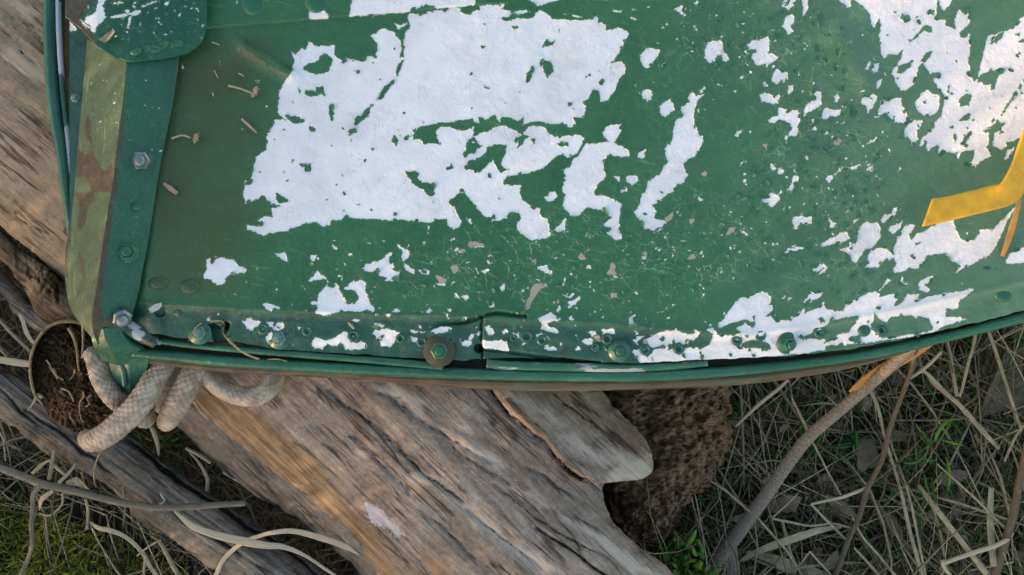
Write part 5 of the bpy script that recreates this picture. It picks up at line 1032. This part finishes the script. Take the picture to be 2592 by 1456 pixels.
stem(T4, "-20,1160 60,1250", [.07, .07], [3, 3], M_STALK, 'short straw stub at the left edge by the pipe')
# right side
S1 = stem(T9, "1760,-260 1720,-100 1690,0 1630,150 1560,350 1500,580 1400,780 1330,1000 1250,1180 1150,1450 1110,1560", [.145, .12, .105, .09, .075, .06], [6, 7, 7, 8, 8, 8.5, 8.5, 9, 9], M_STALKBROWN, 'long brown stem crossing the grass right of the grey rope', n=120, m=12)
S2 = stem(T9, "2640,200 2590,480 2535,750 2490,1000 2445,1150 2400,1300 2350,1460 2320,1560", [.10, .08, .06], [9, 10, 11, 12, 13, 14], M_STALKBROWN, 'thick brown stem near the right edge of the grass', n=100, m=12)
stem(T9, "2480,1130 2440,1180 2360,1225 2250,1260 2150,1292 2040,1330 1955,1362", [.075, .085, .08], [7, 7, 7, 7, 6.5, 6], M_PALEBLADE, name='side_shoot', parent=S2, n=60, m=10)
stem(T9, "1955,1340 1970,1390 2030,1460", [.082, .075], [6, 6, 5], M_PALEBLADE, 'short pale twig end standing below the brown stem shoot')
stem(T9, "1395,785 1310,820 1200,860 1090,885 968,912", [.085, .09, .085], [5, 5.5, 5, 4.5, 4], M_PALEBLADE, 'bright straw joining the long brown stem at a bend')
stem(T9, "965,910 1080,1030 1150,1100 1230,1180", [.08, .07], [3.5, 4, 4], M_STALK, 'straw dropping from the end of the bright bent straw')
stem(T9, "870,830 780,920 668,1020", [.07, .075], [2.5, 3, 3], M_STALK, 'thin straw bent sharply beside the grey rope'); stem(T9, "668,1020 820,1050 960,1075 1130,1060 1260,1090", [.075, .07], [4, 4, 3.5, 3], M_STALK, 'long thin straw leaving the sharp bend beside the rope')
stem(T9, "1500,330 1540,470 1640,800 1720,1150 1810,1460 1840,1560", [.06, .075, .08], [3, 5, 5.5, 6, 6, 6], M_STALK, 'long straight straw, left one of a close pair')
stem(T9, "1540,380 1620,600 1700,830 1760,1100 1830,1460", [.055, .072, .078], [2.5, 3.5, 4, 4, 4], M_STALK, 'long straight straw, right one of a close pair')
stem(T9, "1775,770 1850,870 1920,960 2090,1180 2285,1435", [.06, .075, .08], [7, 9, 9, 9, 9], M_STALK, 'thick pale stalk rising from the green tuft')
stem(T9, "1850,-60 1890,0 2080,160 2230,330 2380,490", [.07, .075, .07], [6, 7, 8, 8, 6], M_STALK, 'stout tan stalk in the upper right of the grass')
blade(T9, "430,1345 540,1280 640,1240 900,1150 1050,1105 1200,1085", [.06, .075, .075, .065], [5, 9, 12, 12, 9, 3], M_STALK, 'wide flat tan blade lying right of the rope tail')
blade(T9, "440,1265 570,1310 700,1345 820,1385 950,1425 1150,1480", [.05, .055, .05], [4, 15, 18, 18, 16, 10], M_STALK, 'broad grey leaf sheath at the bottom edge by the rope tail')
stem(T9, "980,450 1040,560 1100,680 1190,840", [.075, .08], [3, 3.2, 3], M_STALK, 'straw leaning from the grey rope toward the brown stem')
stem(T9, "820,105 880,230 945,362", [.085, .10], [2.5, 4, 4], M_STALK, 'straw touching the grey rope from above'); stem(T9, "790,-20 720,45 600,140 500,230 400,325", [.085, .09, .08], [5, 5.5, 5.5, 5, 4], M_PALEBLADE, 'bright straw between the stump and the grey rope')
stem(T9, "2420,-40 2490,170 2530,290 2555,345", [.07, .075], [4, 5, 5], M_STALK, 'straw at the upper right corner of the grass'); stem(T9, "2590,290 2500,420 2425,590", [.07, .075], [3.5, 4, 3.5], M_STALK, 'straw crossing down from the right edge')
blade(T9, "2325,790 2318,950 2320,1100 2345,1380", [.07, .072], [7, 9, 10, 9], M_STALK, 'upright flat grey blade left of the thick brown stem')
stem(T9, "1400,40 1440,110 1480,220 1515,385", [.08, .085], [5, 6, 5.5, 4], M_STALK, 'pale straw beside the top of the long brown stem')
stem(T9, "1270,990 1350,1150 1480,1300 1610,1460", [.07, .075], [4, 4, 4, 4], M_STALK, 'straw running to the bottom edge under the brown stem'); stem(T9, "1290,1240 1390,1345 1490,1460", [.065, .07], [3.5, 4.5, 4.5], M_STALK, 'short straw at the bottom edge right of the brown stem')
stem(T9, "958,1268 900,1345 840,1430", [.075, .07], [3, 3, 2.5], M_STALK, 'left leg of a forked straw at the bottom edge'); stem(T9, "958,1268 1020,1340 1110,1435", [.075, .07], [3, 3.5, 3], M_STALK, 'right leg of a forked straw at the bottom edge')
stem(T9, "745,1030 790,1200 835,1400", [.06, .065], [5, 6, 6], M_STALK, 'upright straw below the sharply bent one')
stem(R1, "1840,720 1880,900 1910,1080 1945,1280", [.07, .08], [6, 6, 6], M_STALK, 'straight straw just below the rail end'); stem(R1, "2125,650 2100,800 2055,950 2000,1180 1970,1280", [.08, .085], [5, 5, 5, 4], M_STALK, 'pale straw leaning left below the rail at right')
stem(R1, "2230,640 2290,800 2350,980 2450,1290", [.075, .08], [5, 5.5, 5.5, 5], M_STALK, 'pale straw leaning right below the rail at right'); stem(R1, "1600,1020 1680,1080 1750,1150 1880,1280", [.085, .08], [5, 5.5, 5], M_STALK, 'straw sloping right from the fork by the grey rope')
stem(R1, "1795,860 1700,960 1590,1050 1490,1115", [.10, .09], [5, 6, 5], M_PALEBLADE, 'bright straw stub leaning on the brown stems'); stem(R1, "1555,790 1545,900 1530,1000 1480,1110 1430,1260", [.13, .11, .09], [7, 8, 8, 7], M_STALKBROWN, 'short brown stem forking under the rail end')
blade(R1, "1720,750 1560,850 1380,950 1200,1060 1060,1150 930,1235", [.150, .140, .132, .124], [10, 15, 17, 17, 15, 3], M_ORANGE, 'curled orange dry leaf strip lying over the top of the grey rope', 'leaf_strip', 'dry leaf')

# ---------------------------------------------------------------- ground cover
def fields(px_, py_):
    """where a photo pixel shows open ground"""
    right = (py_ > interp([(1500, 1000), (1850, 960), (2142, 930), (2303, 880), (2592, 800), (3000, 690), (3600, 560)], px_)) & (px_ > 1500 + np.clip(py_-1240, -300, 900)*.55)
    return right
def blades(n, region, lmin, lmax, wmin, wmax, zmax, droop, seed, heading=None, K=5, shade=(0, 1), up=0., keep=None, zr=1.):
    r = np.random.default_rng(seed)
    x0, x1, y0, y1 = region
    X = r.uniform(x0, x1, n); Y = r.uniform(y0, y1, n)
    if keep is not None:
        k_ = keep(X, Y, r); X, Y = X[k_], Y[k_]; n = len(X)
    z0 = zr*zmax*r.random(n)**1.3
    hd = r.uniform(0, 2*np.pi, n) if heading is None else r.choice(heading[0], n) + r.normal(0, heading[1], n)
    L = r.uniform(lmin, lmax, n); W = r.uniform(wmin, wmax, n); curv = r.normal(0, droop, n)
    el = r.normal(up, .22, n)
    t = np.linspace(0, 1, K)
    kink = np.where(r.random(n) < .25, r.normal(0, 1.1, n), 0); kp = r.uniform(.3, .7, n)
    ang = hd[:, None] + curv[:, None]*t[None] + kink[:, None]*(t[None] > kp[:, None])
    elv = el[:, None] - (.5+.8*r.random(n))[:, None]*t[None]*.5
    ds = L[:, None]/(K-1)
    cx = X[:, None]+np.cumsum(np.cos(ang)*np.cos(elv)*ds, 1); cy = Y[:, None]+np.cumsum(np.sin(ang)*np.cos(elv)*ds, 1)
    cz = np.clip(z0[:, None]+np.cumsum(np.sin(elv)*ds, 1), .001, zmax*1.5)
    nx, ny = -np.sin(ang), np.cos(ang)
    prof = np.clip(np.minimum(t*6+.5, (1-t)*3+.12), 0, 1)[None]*W[:, None]/2
    roll = r.normal(0, .7, n)[:, None]
    V = np.zeros((n, K, 3, 3))
    for j, (s, dz) in enumerate(((-1, 0), (0, .55), (1, 0))):
        V[:, :, j, 0] = cx + s*nx*prof*np.cos(roll); V[:, :, j, 1] = cy + s*ny*prof*np.cos(roll); V[:, :, j, 2] = cz + s*prof*np.sin(roll) + dz*prof
    base = (np.arange(n)*K*3)[:, None, None]
    k = np.arange(K-1)[None, :, None]*3; j = np.arange(3)[None, None, :]; j2 = (j+1) % 3
    F = np.stack([base+k+j, base+k+j2, base+k+3+j2, base+k+3+j], -1).reshape(-1, 4)
    sh = np.repeat(r.uniform(*shade, n), K*3)
    return V.reshape(-1, 3), F, sh, cx, cy, cz
def stuff(name, parts, mat):
    V, F, Sh, o = [], [], [], 0
    for v, f, s in parts:
        V.append(v); F.append(f+o); Sh.append(s); o += len(v)
    ob = mk(name, np.vstack(V), np.vstack(F), mat, None, {'shade': np.concatenate(Sh)}, False, (0, 0, 0)); ob['kind'] = 'stuff'
    return ob
pp = []
def off_moss(X, Y, r):
    px_ = 1296 + X*FPX/(CAM_Z-.03); py_ = 728 - Y*FPX/(CAM_Z-.03)
    return ~((py_ > 1200 + .36*np.maximum(px_, 0)) & (px_ < 520)) | (r.random(len(X)) < .10)
# right of the logs: blades run mostly down-right and down-left as in the photograph
for n, reg, lm, wm, zm, sd_, sh in ((3000, (.03, .62, -.50, .06), (.05, .16), (.0009, .0030), .050, 71, (.0, .55)), (1500, (.03, .62, -.50, .06), (.06, .18), (.0008, .0022), .070, 72, (.15, .8)), (5200, (.03, .62, -.50, .06), (.03, .14), (.0004, .0012), .068, 171, (.3, 1.)), (3600, (.03, .62, -.50, .06), (.006, .03), (.0012, .0042), .050, 172, (.1, .9)), (3000, (-.62, .05, -.55, -.09), (.006, .03), (.001, .0036), .045, 173, (.1, .8)), (2000, (-.62, .05, -.55, -.09), (.03, .12), (.0004, .0011), .060, 174, (.3, 1.)), (420, (.06, .55, -.45, .06), (.07, .2), (.0010, .0028), .085, 73, (.45, 1.)),
                                    (2600, (-.62, .05, -.55, -.09), (.04, .13), (.0008, .0026), .045, 74, (.0, .6)), (700, (-.62, .05, -.55, -.09), (.05, .14), (.0008, .0022), .062, 75, (.2, .8)), (900, (-.62, -.30, -.20, .10), (.04, .12), (.0008, .0024), .07, 76, (.1, .8)),
                                    (900, (.35, 1.0, -.3, .5), (.06, .18), (.001, .003), .06, 77, (.1, .8)), (1400, (-1.0, 1.0, -1.0, -.42), (.06, .18), (.001, .003), .06, 78, (.1, .8))):
    v, f, s, *_ = blades(n, reg, *lm, *wm, zm, .5, sd_, ((-1.15, -1.0, -2.1, 1.9, .4, -.5), .38), shade=sh, keep=off_moss)
    pp.append((v, f, s))
# unseen tall grass, added beyond the lower left corner to block the low sun
def sunward(X, Y, r):
    dd = -(X*SUN_AZ[0] + Y*SUN_AZ[1]); return (dd < -.80) & (dd > -2.4)
v, f, s, *_ = blades(10500, (-2.6, .4, -2.4, .9), .22, .50, .002, .0045, .5, .3, 79, shade=(.1, .9), up=1.25, keep=sunward, zr=.02)
pp.append((v, f, s))
stuff('dry_grass', pp, M_DRY)
v, f, s, *_ = blades(5200, (.06, .62, -.48, .05), .010, .040, .0010, .0034, .050, .9, 85, shade=(0, .5), up=.35)
stuff('green_undergrowth', [(v, f, s)], M_FRESH)
# moss cushion in the lower left corner
def moss():
    r = np.random.default_rng(90); n = 9000
    px_ = r.uniform(-260, 480, n); py_ = r.uniform(1230, 1700, n)
    keep = (py_ > 1262 + .40*px_ + 30*fbm(px_/60, py_/60, 3, 8)*2) | (px_ < 0) & (py_ > 1270)
    px_, py_ = px_[keep], py_[keep]; n = len(px_)
    hm = .022 + .030*np.clip(fbm(px_/90, py_/90, 3, 12)+.45, 0, 1)*sstep(1250, 1400, py_ - .35*px_)
    B = P(px_, py_, hm)
    K = 4; t = np.linspace(0, 1, K)
    hd = r.uniform(0, 2*np.pi, n); L = r.uniform(.006, .016, n); el = r.normal(.75, .4, n)
    ang = hd[:, None] + r.normal(0, .9, n)[:, None]*t; elv = el[:, None] - 1.1*t[None]*r.random(n)[:, None]
    ds = L[:, None]/(K-1)
    cx = B[:, 0:1]+np.cumsum(np.cos(ang)*np.cos(elv)*ds, 1); cy = B[:, 1:2]+np.cumsum(np.sin(ang)*np.cos(elv)*ds, 1); cz = B[:, 2:3]+np.cumsum(np.sin(elv)*ds, 1)
    wv = (r.uniform(.0007, .0014, n)[:, None])*np.array([1, .9, .7, .25])[None]
    V = np.zeros((n, K, 3, 3))
    for j, a in enumerate((0, 2.1, 4.2)):
        V[:, :, j, 0] = cx + wv*np.cos(a); V[:, :, j, 1] = cy + wv*np.sin(a); V[:, :, j, 2] = cz + wv*.4*np.sin(a+1)
    base = (np.arange(n)*K*3)[:, None, None]; k = np.arange(K-1)[None, :, None]*3; j = np.arange(3)[None, None, :]; j2 = (j+1) % 3
    F = np.stack([base+k+j, base+k+j2, base+k+3+j2, base+k+3+j], -1).reshape(-1, 4)
    sh = np.clip(.45 + 1.1*fbm(px_/70, py_/70, 3, 14) + r.normal(0, .15, n), 0, 1)
    gx_, gy_ = np.meshgrid(np.linspace(-280, 480, 90), np.linspace(1230, 1720, 70))
    gh = (.020 + .030*np.clip(fbm(gx_/90, gy_/90, 3, 12)+.45, 0, 1)*sstep(1250, 1400, gy_-.35*gx_)) * sstep(-10, 60, gy_-1262-.40*np.maximum(gx_, 0)) - .012
    return [(V.reshape(-1, 3), F, np.repeat(sh, K*3)), (P(gx_, gy_, gh).reshape(-1, 3), grid_faces(70, 90)[:, ::-1], np.full(gx_.size, .05))]
mo = stuff('moss', moss(), M_MOSS)
def tuft(cx, cy, z, n, rad, lm, label, seed, sh=(.2, 1), wk=1.):
    r = np.random.default_rng(seed); th = r.uniform(0, 2*np.pi, n); rr = rad*np.sqrt(r.random(n))
    v, f, s, *_ = blades(n, (0, 1e-6, 0, 1e-6), lm[0], lm[1], .0014*wk, .0034*wk, z*1.6, .8, seed, up=.5, shade=sh)
    c = P(cx + rr*np.cos(th), cy + rr*np.sin(th), z)
    v = v + np.repeat(np.stack([c[:, 0], c[:, 1], c[:, 2]*0], -1), 15, 0)
    o = mk('green_tuft', v, f, M_FRESH, None, {'shade': s}, False)
    return tag(o, label, 'grass tuft')
tuft(1722, 1415, .050, 230, 62, (.006, .020), 'bright green leafy tuft at the bottom edge beside the broad log', 101, (.35, 1.), 2.2)
tuft(2352, 1125, .050, 36, 34, (.01, .03), 'fresh green tuft right of the long straws', 102)
tuft(2315, 1215, .045, 30, 34, (.008, .028), 'green tuft at the foot of the thick pale stalk', 103, (.1, .8))
tuft(2165, 1140, .040, 26, 40, (.01, .03), 'dim green tuft between the rope and the long brown stem', 104, (0, .4))
tuft(2010, 1080, .035, 22, 40, (.01, .03), 'dim green tuft left of the grey rope', 105, (0, .35))
tuft(2440, 1290, .035, 26, 60, (.01, .03), 'dim green tuft left of the thick brown stem', 106, (0, .4))
tuft(410, 1120, .045, 30, 40, (.01, .03), 'dim green tuft in the dark gap below the rope', 107, (0, .3))
# dead leaves among the grass
def dead_leaf(x, y, z, L, W, rot, seed):
    r = np.random.default_rng(seed); nu, nv = 9, 5
    u = np.linspace(0, 1, nu)[:, None]*np.ones((1, nv)); v = np.linspace(-1, 1, nv)[None]*np.ones((nu, 1))
    w_ = W/2*np.sin(np.pi*np.clip(u, .02, .98))**.8*(1+.25*r.normal(0, 1, (nu, 1))*.5)
    lx, ly = (u-.5)*L, v*w_
    lz = r.uniform(.1, .5)*np.abs(v)*w_ + r.normal(0, .3)*L*(u-.5)**2*2 + .08*L*fbm(u*3+seed, v*2, 2, seed % 50)
    ti, tj = r.normal(0, .35, 2)
    lz = lz + .9*(ly/max(W, 1e-5))**2*W*r.uniform(-1, 1.5)
    lz = lz + lx*ti + ly*tj
    c, s = math.cos(rot), math.sin(rot)
    o = P(x, y, z)
    V = np.stack([o[0]+lx*c-ly*s, o[1]+lx*s+ly*c, np.maximum(o[2]+lz, .004)], -1).reshape(-1, 3)
    V = np.vstack([V, V-[0, 0, .0006]]); F = grid_faces(nu, nv); F = np.vstack([F, F[:, ::-1]+nu*nv])
    rim = [i*nv for i in range(nu)] + [(nu-1)*nv+j for j in range(1, nv)] + [i*nv+nv-1 for i in range(nu-2, -1, -1)] + [j for j in range(nv-2, 0, -1)]
    rim = np.array(rim); r2 = np.roll(rim, -1)
    F = np.vstack([F, np.stack([rim, r2, r2+nu*nv, rim+nu*nv], -1)])
    return mk('dead_leaf', V, F, M_LEAF, None, {'shade': np.full(len(V), r.uniform(.2, 1))})
rl = random.Random(4)
for i in range(60):
    x, y = rl.uniform(1850, 2680), rl.uniform(900, 1500)
    if y < np.interp(x, [1850, 2142, 2303, 2592, 2700], [1010, 960, 920, 850, 830]) or x < 1640+(y-1000)*.3: continue
    tag(dead_leaf(x, y, rl.uniform(.03, .062), rl.uniform(.010, .026), rl.uniform(.005, .012), rl.uniform(0, 6.28), i), 'curled grey brown dead leaf lying among the dry grass right of the rope', 'dead leaf', 'dead leaves among the dry grass')
for i, (x, y, L, W, ro, lab) in enumerate(((2535, 965, .065, .036, 1.0, 'large grey brown dead leaf below the rail at the right edge'), (2260, 1330, .032, .014, -.9, 'folded silvery dead leaf right of the long brown stem'), (2190, 1150, .03, .018, .8, 'small grey leaf left of the close pair of straws'), (1990, 1275, .026, .013, .4, 'pale leaf scrap under the sharply bent straw'), (2410, 1210, .03, .014, .2, 'pale curled leaf right of the green tuft'))):
    tag(dead_leaf(x, y, .055, L, W, ro, 300+i), lab, 'dead leaf')
